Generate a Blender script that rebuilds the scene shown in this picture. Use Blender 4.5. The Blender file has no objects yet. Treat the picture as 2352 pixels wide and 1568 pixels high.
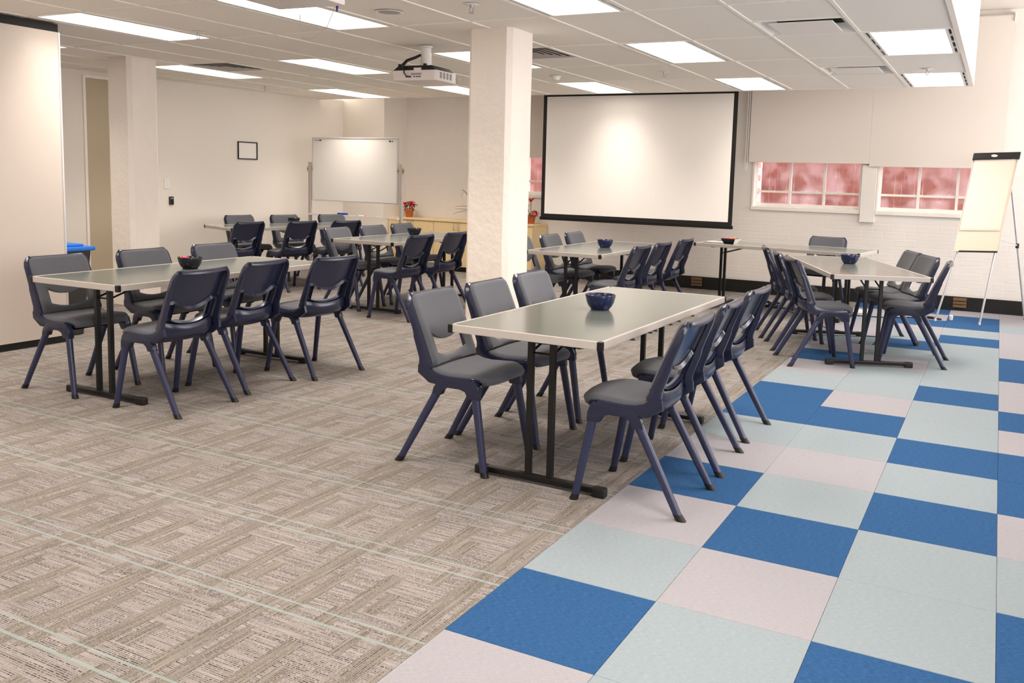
import bpy, bmesh, math, random
import numpy as np
from mathutils import Vector, Matrix
random.seed(7)
S = bpy.context.scene
COL = S.collection
PI = math.pi

# ------------------------------------------------------------------ camera, world, lights, exposure
def make_camera():
    W, H = 2352.0, 1568.0
    f, yaw, pit, rol = 2025.5787, -0.472609, 0.1132637, 0.0281809
    px, py = 1250.4843, 640.8422
    cy, sy, cp, sp, cr, sr = math.cos(yaw), math.sin(yaw), math.cos(pit), math.sin(pit), math.cos(rol), math.sin(rol)
    fwd = Vector((sy*cp, cy*cp, -sp)); right = Vector((cy, -sy, 0)); up = right.cross(fwd)
    r2 = cr*right + sr*up; u2 = -sr*right + cr*up
    cd = bpy.data.cameras.new('camera'); co = bpy.data.objects.new('camera', cd); COL.objects.link(co)
    M = Matrix((r2, u2, -fwd)).transposed().to_4x4()
    M.translation = Vector((0.9079434, -3.1486984, 1.3731901))
    co.matrix_world = M
    cd.sensor_fit = 'HORIZONTAL'; cd.sensor_width = 36.0; cd.lens = 36.0*f/W
    cd.shift_x = (W/2 - px)/W; cd.shift_y = (py - H/2)/W
    cd.clip_start = 0.05; cd.clip_end = 100
    S.camera = co
make_camera()

wd = bpy.data.worlds.new('sky'); S.world = wd; wd.use_nodes = True
wd.node_tree.nodes['Background'].inputs[0].default_value = (0.98, 0.955, 0.95, 1)
wd.node_tree.nodes['Background'].inputs[1].default_value = 7.0

def area(name, loc, rot, sx, sy, power, color):
    ld = bpy.data.lights.new(name, 'AREA'); ld.shape = 'RECTANGLE'; ld.size = sx; ld.size_y = sy
    ld.energy = power; ld.color = color
    o = bpy.data.objects.new(name, ld); COL.objects.link(o); o.location = loc; o.rotation_euler = rot
    return o
# daylight from the sky enters through assumed window openings of the right-hand wall (outside the frame); portals only guide the sampling
RO = [(-4.4, -1.6), (0.6, 2.6), (4.8, 7.6)]; RZ = (0.95, 2.95)  # unseen openings sized for fill light; the first stands in for camera flash
for ya, yb in RO + []:
    o = area('window_portal', (3.62, (ya+yb)/2, (RZ[0]+RZ[1])/2), (0, math.radians(90), 0), RZ[1]-RZ[0], yb-ya, 1.0, (1, 1, 1)); o.data.cycles.is_portal = True
LAMP = 2.8
LAMP_COLOR = (1.0, 0.915, 0.82)
LAMP_WATT = 13.5; LAMP_SPREAD = 104.0
S.view_settings.view_transform = 'Standard'
S.view_settings.look = 'None'
S.view_settings.gamma = 1.0
S.view_settings.use_curve_mapping = False
S.view_settings.exposure = 0.34

# ------------------------------------------------------------------ materials
def lin(c):
    return tuple((x/12.92 if x <= 0.04045 else ((x+0.055)/1.055)**2.4) for x in c)
def srgb(r, g, b, k=(1, 1, 1)): return tuple(x*y for x, y in zip(lin((r/255, g/255, b/255)), k)) + (1,)
KB, KM, KP, KC = (.58, .57, .66), (.58, .545, .62), (.53, .57, .63), (.62, .645, .655)   # calibrated carpet colours

class NT:
    def __init__(s, name):
        s.m = bpy.data.materials.new(name); s.m.use_nodes = True
        s.t = s.m.node_tree; s.n = s.t.nodes; s.b = s.n['Principled BSDF']
    def node(s, typ, **kw):
        nd = s.n.new(typ)
        for k, v in kw.items():
            if k == 'inp':
                for i, val in v.items(): nd.inputs[i].default_value = val
            else: setattr(nd, k, v)
        return nd
    def link(s, a, b): s.t.links.new(a, b)
    def math(s, op, a, b=None, clamp=False):
        nd = s.node('ShaderNodeMath', operation=op, use_clamp=clamp)
        for i, v in enumerate((a, b)):
            if v is None: continue
            if isinstance(v, (int, float)): nd.inputs[i].default_value = v
            else: s.link(v, nd.inputs[i])
        return nd.outputs[0]
    def mix(s, fac, a, b):
        nd = s.node('ShaderNodeMix', data_type='RGBA')
        for sock, v in ((nd.inputs[0], fac), (nd.inputs[6], a), (nd.inputs[7], b)):
            if isinstance(v, (int, float, tuple)): sock.default_value = v
            else: s.link(v, sock)
        return nd.outputs[2]
    def pos(s, kind='Object'):
        return s.node('ShaderNodeTexCoord').outputs[kind]
    def noise(s, scale, detail=2.0, vec=None, vscale=None, rough=0.5):
        v = vec if vec is not None else s.pos()
        if vscale:
            mp = s.node('ShaderNodeMapping'); mp.inputs['Scale'].default_value = vscale
            s.link(v, mp.inputs[0]); v = mp.outputs[0]
        nd = s.node('ShaderNodeTexNoise'); nd.inputs['Scale'].default_value = scale
        nd.inputs['Detail'].default_value = detail; nd.inputs['Roughness'].default_value = rough
        s.link(v, nd.inputs['Vector']); return nd.outputs[0]
    def bump(s, h, strength=0.3, dist=0.01):
        b = s.node('ShaderNodeBump'); b.inputs['Strength'].default_value = strength; b.inputs['Distance'].default_value = dist
        s.link(h, b.inputs['Height']); s.link(b.outputs[0], s.b.inputs['Normal'])
    def ramp(s, fac, lo, hi):
        nd = s.node('ShaderNodeMapRange'); nd.inputs[1].default_value = lo; nd.inputs[2].default_value = hi
        s.link(fac, nd.inputs[0]); return nd.outputs[0]

def mat(name, col, rough=0.6, metal=0.0, spec=0.5, var=0.0, vscale=20.0, bump=0.0, bscale=80.0, bdist=0.004, emis=None, coat=0.0):
    t = NT(name); b = t.b
    b.inputs['Roughness'].default_value = rough; b.inputs['Metallic'].default_value = metal
    b.inputs['Specular IOR Level'].default_value = spec
    if coat: b.inputs['Coat Weight'].default_value = coat; b.inputs['Coat Roughness'].default_value = 0.08
    if var > 0:
        f = t.noise(vscale, 3.0)
        c1 = tuple(min(1, x*(1-var)) for x in col[:3]) + (1,); c2 = tuple(min(1, x*(1+var)) for x in col[:3]) + (1,)
        t.link(t.mix(f, c1, c2), b.inputs['Base Color'])
    else:
        b.inputs['Base Color'].default_value = col
    if bump > 0: t.bump(t.noise(bscale, 3.0), bump, bdist)
    if emis:
        b.inputs['Emission Color'].default_value = emis[0] + (1,); b.inputs['Emission Strength'].default_value = emis[1]
    return t.m

M = {}
M['wall'] = mat('wall_paint', srgb(236, 228, 218), 0.7, var=0.02, vscale=2, bump=0.12, bscale=60, bdist=0.003)
M['brickpaint'] = mat('painted_brick', srgb(236, 229, 222), 0.6, var=0.03, vscale=9, bump=0.3, bscale=70, bdist=0.004)
M['plaster'] = mat('rough_plaster', srgb(240, 230, 220), 0.6, var=0.03, vscale=6, bump=0.6, bscale=14, bdist=0.012)
M['ceil'] = mat('ceiling_tile', srgb(246, 240, 232), 0.85, var=0.04, vscale=240, bump=0.1, bscale=300, bdist=0.002)
M['tbar'] = mat('ceiling_bar', srgb(250, 245, 236), 0.5, var=0.02, vscale=6)
M['white'] = mat('white_enamel', srgb(238, 236, 232), 0.35, var=0.015, vscale=8)
M['whiteframe'] = mat('white_gloss_paint', srgb(244, 238, 230), 0.4, var=0.03, vscale=14, bump=0.15, bscale=40)
M['black'] = mat('black_coating', srgb(7, 7, 7), 0.36, var=0.2, vscale=20)
M['blackmatte'] = mat('black_vinyl', srgb(6, 5, 5), 0.6, var=0.2, vscale=30)
M['dark'] = mat('dark_gap', srgb(16, 14, 15), 0.8, var=0.2, vscale=30)
M['navy'] = mat('navy_plastic', srgb(32, 36, 58), 0.22, spec=0.5, var=0.05, vscale=6, bump=0.06, bscale=260, bdist=0.001)
M['navyleg'] = mat('navy_powder_coat', srgb(42, 46, 74), 0.28, spec=0.5, var=0.06, vscale=20)
M['rubber'] = mat('black_rubber', srgb(12, 11, 12), 0.55, var=0.15, vscale=30)
M['tabletrim'] = mat('cream_edge_trim', srgb(184, 175, 168), 0.4, var=0.02, vscale=12)
M['steel'] = mat('brushed_steel', srgb(190, 190, 192), 0.3, metal=0.9, var=0.04, vscale=30)
M['alu'] = mat('satin_aluminium', srgb(214, 212, 212), 0.38, metal=0.55, var=0.03, vscale=30)
M['brass'] = mat('brass_knob', srgb(168, 142, 70), 0.35, metal=0.8, var=0.05, vscale=30)
M['bowl'] = mat('navy_glaze', srgb(16, 27, 68), 0.22, spec=0.6, var=0.08, vscale=14)
M['bowldark'] = mat('black_glaze', srgb(14, 15, 24), 0.2, spec=0.6, var=0.1, vscale=14)
M['terracotta'] = mat('terracotta', srgb(186, 98, 52), 0.8, var=0.1, vscale=20, bump=0.1, bscale=120)
M['soil'] = mat('potting_soil', srgb(52, 38, 28), 0.95, var=0.3, vscale=80)
M['leaf'] = mat('green_leaf', srgb(46, 74, 34), 0.5, var=0.2, vscale=30)
M['redleaf'] = mat('red_bract', srgb(196, 24, 38), 0.5, var=0.2, vscale=30)
M['petal'] = mat('white_petal', srgb(244, 244, 240), 0.5, var=0.02, vscale=20)
M['blue'] = mat('blue_plastic', srgb(22, 104, 196), 0.4, var=0.06, vscale=10)
M['eraser'] = mat('blue_felt', srgb(32, 52, 160), 0.8, var=0.1, vscale=60)
M['bin'] = mat('charcoal_plastic', srgb(50, 46, 46), 0.55, var=0.06, vscale=20)
M['screen'] = mat('screen_fabric', srgb(240, 234, 228), 0.85, var=0.01, vscale=3)
M['whiteboard'] = mat('whiteboard_enamel', srgb(238, 234, 228), 0.22, var=0.01, vscale=3)
M['partition'] = mat('partition_laminate', srgb(212, 200, 190), 0.6, var=0.015, vscale=2)
M['easelboard'] = mat('easel_board', srgb(216, 200, 180), 0.35, var=0.02, vscale=3)
M['paper'] = mat('flipchart_paper', srgb(230, 208, 192), 0.8, var=0.015, vscale=3)
M['taupe'] = mat('taupe_door_paint', srgb(190, 174, 148), 0.5, var=0.03, vscale=6)
M['blind'] = mat('roller_blind_fabric', srgb(232, 222, 212), 0.85, var=0.015, vscale=40, bump=0.05, bscale=300, bdist=0.001)
M['projwhite'] = mat('projector_white', srgb(226, 218, 216), 0.4, var=0.02, vscale=10)
M['grey'] = mat('grey_plastic', srgb(150, 146, 146), 0.5, var=0.06, vscale=20)
M['ventgrey'] = mat('grey_vent_metal', srgb(176, 170, 172), 0.5, var=0.03, vscale=20)
M['pink'] = mat('pink_wrapper', srgb(232, 96, 120), 0.35, var=0.1, vscale=60)
M['orange'] = mat('orange_wrapper', srgb(238, 130, 92), 0.35, var=0.1, vscale=60)
M['redpen'] = mat('red_plastic', srgb(196, 40, 36), 0.4, var=0.05, vscale=40)
M['greenpen'] = mat('olive_plastic', srgb(150, 140, 60), 0.4, var=0.05, vscale=40)
M['bluecable'] = mat('blue_cable', srgb(36, 44, 110), 0.45, var=0.1, vscale=40)
M['timbervent'] = mat('vent_timber', srgb(112, 86, 56), 0.5, var=0.12, vscale=30)
M['lamp'] = mat('lamp_diffuser', (0.9, 0.9, 0.9, 1), 0.5, var=0.01, vscale=4, emis=(LAMP_COLOR, LAMP))

def wood():
    t = NT('pale_maple_laminate')
    n = t.noise(6, 4, vscale=(6, 6, 0.7)); c = t.mix(n, srgb(222, 192, 138), srgb(238, 214, 168))
    t.link(c, t.b.inputs['Base Color']); t.b.inputs['Roughness'].default_value = 0.42
    return t.m
M['wood'] = wood()

def fabric():
    t = NT('grey_chair_fabric')
    w = t.noise(900, 1, vscale=(1, 1, 1)); w2 = t.noise(14, 3)
    c = t.mix(w, srgb(66, 67, 74), srgb(94, 95, 102)); c2 = t.mix(t.ramp(w2, 0.3, 0.7), c, srgb(79, 80, 86))
    t.link(c2, t.b.inputs['Base Color']); t.b.inputs['Roughness'].default_value = 0.85
    t.b.inputs['Sheen Weight'].default_value = 0.15
    t.bump(w, 0.25, 0.0015); return t.m
M['fabric'] = fabric()

def laminate():
    t = NT('grey_green_laminate')
    n = t.noise(500, 2); c = t.mix(n, srgb(100, 105, 99), srgb(110, 115, 108))
    t.link(c, t.b.inputs['Base Color']); t.b.inputs['Roughness'].default_value = 0.16
    t.b.inputs['Specular IOR Level'].default_value = 0.6
    return t.m
M['laminate'] = laminate()

def carpet_tile_mat(name, a, b):
    t = NT(name)
    fine = t.noise(420, 2); rows = t.noise(60, 2, vscale=(0.9, 6, 1)); big = t.noise(5, 2)
    f = t.math('MULTIPLY_ADD', rows, 0.5); t.n[-1].inputs[2].default_value = 0.0
    f = t.math('ADD', f, t.math('MULTIPLY', fine, 0.5))
    c = t.mix(t.ramp(f, 0.3, 0.7), a, b)
    t.link(c, t.b.inputs['Base Color']); t.b.inputs['Roughness'].default_value = 0.95
    t.b.inputs['Specular IOR Level'].default_value = 0.1
    t.bump(f, 0.6, 0.004); return t.m
M['cblue'] = carpet_tile_mat('blue_carpet', srgb(24, 72, 112, KB), srgb(78, 128, 172, KB))
M['cmint'] = carpet_tile_mat('mint_carpet', srgb(156, 176, 172, KM), srgb(192, 208, 203, KM))
M['cpink'] = carpet_tile_mat('pale_pink_carpet', srgb(184, 173, 171, KP), srgb(214, 204, 201, KP))

def beige_carpet():
    t = NT('beige_woven_carpet')
    sep = t.node('ShaderNodeSeparateXYZ'); t.link(t.pos(), sep.inputs[0]); x, y = sep.outputs[0], sep.outputs[1]
    u = t.math('FRACT', t.math('DIVIDE', t.math('ADD', x, 20.0), 0.5))
    v = t.math('FRACT', t.math('DIVIDE', t.math('ADD', y, 20.0), 0.5))
    rects = [(.76, .91, .18, 1.0), (.76, .91, .0, .5), (.95, 1.0, .6, 1.0), (.95, 1.0, 0, .44), (0, .06, .62, 1.0), (0, .06, 0, .4),
             (.27, .40, 0, .44), (.27, .40, .9, 1.0), (.43, .54, 0, .2), (.43, .54, .92, 1.0), (.24, .38, .66, .90), (.57, .65, .44, .74)]
    tot = None
    for a, b, c, d in rects:
        m = t.math('MULTIPLY', t.math('MULTIPLY', t.math('GREATER_THAN', u, a), t.math('LESS_THAN', u, b)),
                   t.math('MULTIPLY', t.math('GREATER_THAN', v, c), t.math('LESS_THAN', v, d)))
        tot = m if tot is None else t.math('MAXIMUM', tot, m)
    # yarn rows along x (pale with dark flecks) and along y (tan)
    def comb(p, ps, ri, rs):
        cx = t.node('ShaderNodeCombineXYZ'); t.link(t.math('MULTIPLY', p, ps), cx.inputs[0]); t.link(t.math('MULTIPLY', ri, rs), cx.inputs[1]); return cx.outputs[0]
    def weave(p, q, light, dark, k):
        row = t.math('DIVIDE', q, 0.0074); ri = t.math('FLOOR', row)
        tri = t.math('ABSOLUTE', t.math('SUBTRACT', t.math('FRACT', row), 0.5))
        line = t.ramp(tri, 0.40, 0.10)
        dash = t.ramp(t.noise(1, 0, vec=comb(p, 210.0, ri, 3.37)), 0.34, 0.52)
        vary = t.ramp(t.noise(1, 1, vec=comb(p, 5.0, ri, 1.71)), 0.30, 0.68)
        tone = t.ramp(t.noise(1, 1, vec=comb(p, 4.0, ri, 2.3)), 0.25, 0.75)
        f = t.math('MULTIPLY', t.math('MULTIPLY', line, dash), t.math('MULTIPLY', vary, k), clamp=True)
        base = t.mix(tone, tuple(c*.80 for c in light[:3])+(1,), tuple(min(1, c*1.16) for c in light[:3])+(1,))
        return f, t.mix(f, base, dark)
    s1, c1 = weave(x, y, srgb(180, 168, 162, KC), srgb(66, 57, 53, KC), 1.2)
    s2, c2 = weave(y, x, srgb(164, 152, 142, KC), srgb(70, 60, 53, KC), 1.05)
    c = t.mix(tot, c1, c2)
    yy = t.math('MULTIPLY', v, 0.5)
    l1 = t.math('LESS_THAN', t.math('ABSOLUTE', t.math('SUBTRACT', yy, 0.399)), 0.0045)
    l2 = t.math('LESS_THAN', t.math('ABSOLUTE', t.math('SUBTRACT', yy, 0.335)), 0.006)
    c = t.mix(t.math('MULTIPLY', t.math('MAXIMUM', l1, l2), 0.75), c, srgb(158, 172, 168, (.74, .74, .74)))
    t.link(c, t.b.inputs['Base Color']); t.b.inputs['Roughness'].default_value = 0.95
    t.b.inputs['Specular IOR Level'].default_value = 0.1
    t.bump(t.noise(300, 2), 0.4, 0.003); return t.m
M['cbeige'] = beige_carpet()

def outside_brick():
    t = NT('red_brick_outside')
    br = t.node('ShaderNodeTexBrick'); mp = t.node('ShaderNodeMapping')
    mp.inputs['Rotation'].default_value = (PI/2, 0, 0); t.link(t.pos(), mp.inputs[0]); t.link(mp.outputs[0], br.inputs['Vector'])
    br.inputs['Color1'].default_value = srgb(122, 70, 60); br.inputs['Color2'].default_value = srgb(114, 66, 58)
    br.inputs['Mortar'].default_value = srgb(122, 74, 66); br.inputs['Scale'].default_value = 1.0
    br.inputs['Brick Width'].default_value = 0.24; br.inputs['Row Height'].default_value = 0.086; br.inputs['Mortar Size'].default_value = 0.008
    t.link(br.outputs[0], t.b.inputs['Base Color']); t.b.inputs['Roughness'].default_value = 0.9
    return t.m
M['outbrick'] = outside_brick()
M['jambbrick'] = mat('jamb_brick', srgb(226, 150, 140), 0.9, var=0.12, vscale=12, bump=0.3, bscale=60)

def glass():
    t = NT('grimy_window_glass'); n = t.n; out = n['Material Output']
    tr = t.node('ShaderNodeBsdfTransparent'); tr.inputs[0].default_value = (0.97, 0.95, 0.97, 1)
    gl = t.node('ShaderNodeBsdfGlossy'); gl.inputs['Roughness'].default_value = 0.03
    df = t.node('ShaderNodeBsdfTranslucent'); df.inputs[0].default_value = (0.92, 0.86, 0.9, 1)
    st = t.noise(1, 3, vscale=(46, 1, 1.3), rough=0.7); sp = t.noise(5, 4)
    d = t.math('ADD', t.math('MULTIPLY', t.ramp(st, 0.60, 0.80), 0.35), t.math('MULTIPLY', t.ramp(sp, 0.42, 0.8), 0.35), clamp=True)
    m1 = t.node('ShaderNodeMixShader'); m1.inputs[0].default_value = 0.04; t.link(tr.outputs[0], m1.inputs[1]); t.link(gl.outputs[0], m1.inputs[2])
    m2 = t.node('ShaderNodeMixShader'); t.link(d, m2.inputs[0]); t.link(m1.outputs[0], m2.inputs[1]); t.link(df.outputs[0], m2.inputs[2])
    t.link(m2.outputs[0], out.inputs['Surface']); return t.m
M['glass'] = glass()

# ------------------------------------------------------------------ mesh helpers
class MB:
    def __init__(s): s.v = []; s.f = []
    def add(s, vs, fs):
        o = len(s.v); s.v += [tuple(p) for p in vs]; s.f += [tuple(i+o for i in f) for f in fs]; return s
    def box(s, x0, x1, y0, y1, z0, z1, R=None, T=(0, 0, 0)):
        vs = [Vector((x, y, z)) for x in (x0, x1) for y in (y0, y1) for z in (z0, z1)]
        if R is not None: vs = [R @ p + Vector(T) for p in vs]
        return s.add(vs, [(0, 1, 3, 2), (4, 6, 7, 5), (0, 4, 5, 1), (2, 3, 7, 6), (0, 2, 6, 4), (1, 5, 7, 3)])
    def bar(s, a, b, w, h):      # rectangular bar from a to b
        a, b = Vector(a), Vector(b); d = (b-a).normalized()
        n = d.cross(Vector((0, 0, 1)))
        n = Vector((1, 0, 0)) if n.length < 1e-4 else n.normalized()
        m = n.cross(d)
        ring = [(-w/2, -h/2), (w/2, -h/2), (w/2, h/2), (-w/2, h/2)]
        vs = [p + n*i + m*j for p in (a, b) for i, j in ring]
        return s.add(vs, [(0, 1, 2, 3), (7, 6, 5, 4)] + [(i, i+4, (i+1) % 4+4, (i+1) % 4) for i in range(4)])
    def tube(s, pts, r, k=8, cap=True):
        pts = [Vector(p) for p in pts]; rs = r if isinstance(r, (list, tuple)) else [r]*len(pts)
        rings = []; ref = None
        for i, p in enumerate(pts):
            d = (pts[min(i+1, len(pts)-1)] - pts[max(i-1, 0)]).normalized()
            if ref is None: ref = Vector((0, 0, 1)) if abs(d.z) < .9 else Vector((1, 0, 0))
            n = (ref - d*ref.dot(d)).normalized(); ref = n; m = d.cross(n)
            rings.append([p + (n*math.cos(2*PI*j/k) + m*math.sin(2*PI*j/k))*rs[i] for j in range(k)])
        vs = [q for rg in rings for q in rg]; fs = []
        for i in range(len(pts)-1):
            for j in range(k): fs.append((i*k+j, i*k+(j+1) % k, (i+1)*k+(j+1) % k, (i+1)*k+j))
        if cap: fs += [tuple(range(k-1, -1, -1)), tuple((len(pts)-1)*k+j for j in range(k))]
        return s.add(vs, fs)
    def lathe(s, prof, k=24, c=(0, 0, 0)):
        vs = []; fs = []; c = Vector(c)
        for r, z in prof: vs += [c + Vector((r*math.cos(2*PI*j/k), r*math.sin(2*PI*j/k), z)) for j in range(k)]
        for i in range(len(prof)-1):
            for j in range(k): fs.append((i*k+j, i*k+(j+1) % k, (i+1)*k+(j+1) % k, (i+1)*k+j))
        return s.add(vs, fs)
    def prism(s, poly, axis, a, b):   # polygon extruded along an axis between a and b
        def P(u, w, t): return {'y': (u, t, w), 'x': (t, u, w), 'z': (u, w, t)}[axis]
        n = len(poly); vs = [P(u, w, a) for u, w in poly] + [P(u, w, b) for u, w in poly]
        return s.add(vs, [tuple(range(n)), tuple(range(2*n-1, n-1, -1))] + [(i, i+n, (i+1) % n+n, (i+1) % n) for i in range(n)])
    def loft(s, ra, rb):
        n = len(ra); return s.add(list(ra)+list(rb), [tuple(range(n-1, -1, -1)), tuple(range(n, 2*n))] + [(i, (i+1) % n, (i+1) % n+n, i+n) for i in range(n)])
    def mesh(s, name, m, smooth=None, bevel=0.0, seg=2, weld=False):
        me = bpy.data.meshes.new(name); me.from_pydata(s.v, [], s.f)
        bm = bmesh.new(); bm.from_mesh(me)
        if weld: bmesh.ops.remove_doubles(bm, verts=bm.verts, dist=1e-5)
        bmesh.ops.recalc_face_normals(bm, faces=bm.faces)
        if bevel > 0:
            es = [e for e in bm.edges if len(e.link_faces) == 2 and e.calc_face_angle(0) > 0.5]
            bmesh.ops.bevel(bm, geom=es, offset=bevel, segments=seg, affect='EDGES', profile=0.6, clamp_overlap=True)
        bm.to_mesh(me); bm.free()
        me.materials.append(M[m] if isinstance(m, str) else m)
        if smooth is not None:
            me.polygons.foreach_set('use_smooth', [True]*len(me.polygons)); me.set_sharp_from_angle(angle=math.radians(smooth))
        return me
    def build(s, name, m, parent=None, smooth=None, bevel=0.0, seg=2, weld=False, loc=None, rz=None):
        return link(name, s.mesh(name, m, smooth, bevel, seg, weld), parent, loc, rz)

def link(name, data, parent=None, loc=None, rz=None):
    o = bpy.data.objects.new(name, data); COL.objects.link(o)
    if parent: o.parent = parent
    if loc is not None: o.location = loc
    if rz is not None: o.rotation_euler = (0, 0, rz)
    return o
def tag(o, label=None, cat=None, group=None, kind=None):
    for k, v in (('label', label), ('category', cat), ('group', group), ('kind', kind)):
        if v: o[k] = v
    return o
def thing(name, label, cat, loc=(0, 0, 0), rz=0, group=None):
    return tag(link(name, None, None, loc, rz), label, cat, group)
def struct(o, label=None): return tag(o, label, None, None, 'structure')
def copy_tree(o, parent=None):
    c = o.copy(); COL.objects.link(c); c.parent = parent
    for ch in KIDS.get(o.name, [x for x in ALL() if x.parent == o]): copy_tree(ch, c)
    return c
KIDS = {}
def ALL(): return list(COL.objects)
def freeze(o):       # remember children so that copying stays quick
    KIDS[o.name] = list(o.children)
    for c in o.children: freeze(c)

# ------------------------------------------------------------------ floor
H = 2.43
bm = MB(); bm.box(-9.2, -0.5, -6.0, 8.2, -0.1, 0.0); bm.box(-0.5, 3.6, -6.0, 8.2, -0.1, -0.008)
floor = struct(bm.build('floor', 'cbeige'), 'carpeted floor, beige weave with a band of coloured tiles')
tiles = {}
rows = {-1: {-3: 'W', -2: 'B', -1: 'G', 0: 'W', 1: 'B', 2: 'W', 3: 'G', 4: 'B', 5: 'B', 6: 'G', 7: 'W', 8: 'B', 9: 'W', 10: 'G', 11: 'W', 12: 'W', 13: 'G', 14: 'W', 15: 'B'},
        0: {-3: 'G', -2: 'G', -1: 'W', 0: 'B', 1: 'G', 2: 'W', 3: 'G', 4: 'B', 5: 'W', 6: 'G', 7: 'G', 8: 'W', 9: 'G', 10: 'B', 11: 'G', 12: 'W', 13: 'B', 14: 'W', 15: 'B'},
        1: {-3: 'W', -2: 'B', -1: 'G', 0: 'G', 1: 'B', 2: 'G', 3: 'B', 4: 'G', 5: 'G', 6: 'B', 7: 'G', 8: 'G', 9: 'G', 10: 'G', 11: 'B', 12: 'G', 13: 'B', 14: 'B', 15: 'W'},
        2: {-3: 'B', -2: 'G', -1: 'B', 0: 'G', 1: 'W', 2: 'B', 3: 'B', 4: 'W', 5: 'B', 6: 'W', 7: 'W', 8: 'B', 9: 'B', 10: 'W', 11: 'W', 12: 'W', 13: 'G', 14: 'W', 15: 'W'}}
tm = {}
for key, mm in (('B', 'cblue'), ('G', 'cmint'), ('W', 'cpink')):
    b = MB(); b.box(-.2495, .2495, -.2495, .2495, -0.008, 0.0); tm[key] = b.mesh('carpet_tile', mm, bevel=0.0012, seg=1)
rnd = random.Random(3)
for i in range(-1, 7):
    for j in range(-9, 16):
        c = rows.get(i, {}).get(j) or rnd.choice('BGWGW')
        o = link('carpet_tile', tm[c], floor, ((i+.5)*.5, (j+.5)*.5, 0))
# ------------------------------------------------------------------ walls
ZT = 3.36
def wall_with_holes(mb, x0, x1, y0, y1, z0, z1, holes):   # wall running in x; holes = (xa, xb, za, zb)
    holes = sorted(holes); x = x0
    for xa, xb, za, zb in holes:
        mb.box(x, xa, y0, y1, z0, z1); mb.box(xa, xb, y0, y1, z0, za); mb.box(xa, xb, y0, y1, zb, z1); x = xb
    mb.box(x, x1, y0, y1, z0, z1)
WIN = [(-5.19, -3.84, 1.10, 1.80), (-1.885, -0.575, 1.06, 1.80), (-0.40, 0.91, 1.06, 1.80)]
b = MB(); wall_with_holes(b, -7.25, 3.4, 8.0, 8.24, -0.1, ZT+.1, WIN)
wall_back = struct(b.build('wall_back', 'brickpaint'), 'white painted brick wall with windows')
# painted bricks, each proud of its joint, where the photograph lets one tell them apart
bb = MB()
w, h, d, ins = 0.1185, 0.0416, 0.0013, 0.005
bb.add([(-w, 0, -h), (w, 0, -h), (w, 0, h), (-w, 0, h), (-w+ins, -d, -h+ins), (w-ins, -d, -h+ins), (w-ins, -d, h-ins), (-w+ins, -d, h-ins)],
       [(4, 5, 6, 7), (0, 1, 5, 4), (1, 2, 6, 5), (2, 3, 7, 6), (3, 0, 4, 7)])
brick_me = bb.mesh('brick', 'brickpaint')
rnd = random.Random(5); nb = 0
for r in range(10):
    z = 0.215 + r*0.0865
    x = -3.9 + (0.12 if r % 2 else 0.0)
    while x < 1.55:
        if nb < 280 and not (z > 0.99):
            o = link('brick', brick_me, wall_back, (x + rnd.uniform(-.003, .003), 8.0 + rnd.uniform(-.0004, .0012), z + rnd.uniform(-.002, .002)))
            o.rotation_euler = (rnd.uniform(-.004, .004), rnd.uniform(-.008, .008), 0); o.scale = (rnd.uniform(.97, 1.01), 1, rnd.uniform(.96, 1.0)); nb += 1
        x += 0.2405
sb = MB()
for r in range(20):
    z = 0.75 + r*0.0865; x = -7.05 + (0.12 if r % 2 else 0)
    while x < -5.3:
        sb.add([(x+p[0], 8.0+p[1]*.5, z+p[2]) for p in bb.v], bb.f); x += 0.2405
tag(sb.build('brickwork', 'brickpaint', wall_back), kind='stuff')
# left wall (slightly skewed), with the door opening
ang = math.atan2(8.0-7.98+0.30, 4.05)
LW0 = Vector((-8.31, 3.4, 0)); LW1 = Vector((-8.0, 7.46, 0))
ldir = (LW1-LW0).normalized(); lnor = Vector((ldir.y, -ldir.x, 0))
lrot = math.atan2(ldir.y, ldir.x)
b = MB(); wall_with_holes(b, -9.5, 4.1, 0, 0.2, -0.1, H+.03, [(0.01, 0.88, -0.1, 2.365)])
wall_left = struct(b.build('wall_left', 'wall', loc=LW0, rz=lrot), 'long cream wall on the left')
b = MB(); b.box(0.012, 0.878, 0.035, 0.075, 0.004, 2.362)
door = struct(b.build('door_1', 'taupe', loc=LW0, rz=lrot), 'taupe door in the cream wall behind the left pillar')
b = MB(); b.box(0.0, 0.03, -0.012, 0.03, 0, 2.385); b.box(0.86, 0.89, -0.012, 0.03, 0, 2.385); b.box(0.03, 0.86, -0.012, 0.03, 2.355, 2.385)
b.build('door_frame', 'whiteframe', door)
b = MB(); b.tube([(0.80, 0.034, 1.0), (0.80, -0.02, 1.0), (0.70, -0.02, 1.0)], 0.009, 8); b.build('door_handle', 'steel', door, smooth=40)
# boxed return in the far corner
b = MB(); b.box(-8.3, -7.23, 7.45, 8.24, -0.1, ZT+.1)
struct(b.build('wall_corner', 'wall'), 'boxed-out corner beside the cabinets')
# walls outside the frame
b = MB(); b.box(-9.9, 3.6, -6.2, -6.0, -0.1, ZT+.1); struct(b.build('wall_front', 'wall'))
b = MB()
y = -6.0
for ya, yb in RO:
    b.box(3.4, 3.6, y, ya, -0.1, ZT+.1); b.box(3.4, 3.6, ya, yb, -0.1, RZ[0]); b.box(3.4, 3.6, ya, yb, RZ[1], ZT+.1); y = yb
b.box(3.4, 3.6, y, 8.24, -0.1, ZT+.1)
struct(b.build('wall_right', 'brickpaint'))
b = MB(); b.box(-9.9, 3.6, -6.2, 8.24, ZT, ZT+.1)
struct(b.build('ceiling_upper', 'wall'), 'higher plaster ceiling beyond the suspended one')
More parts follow.
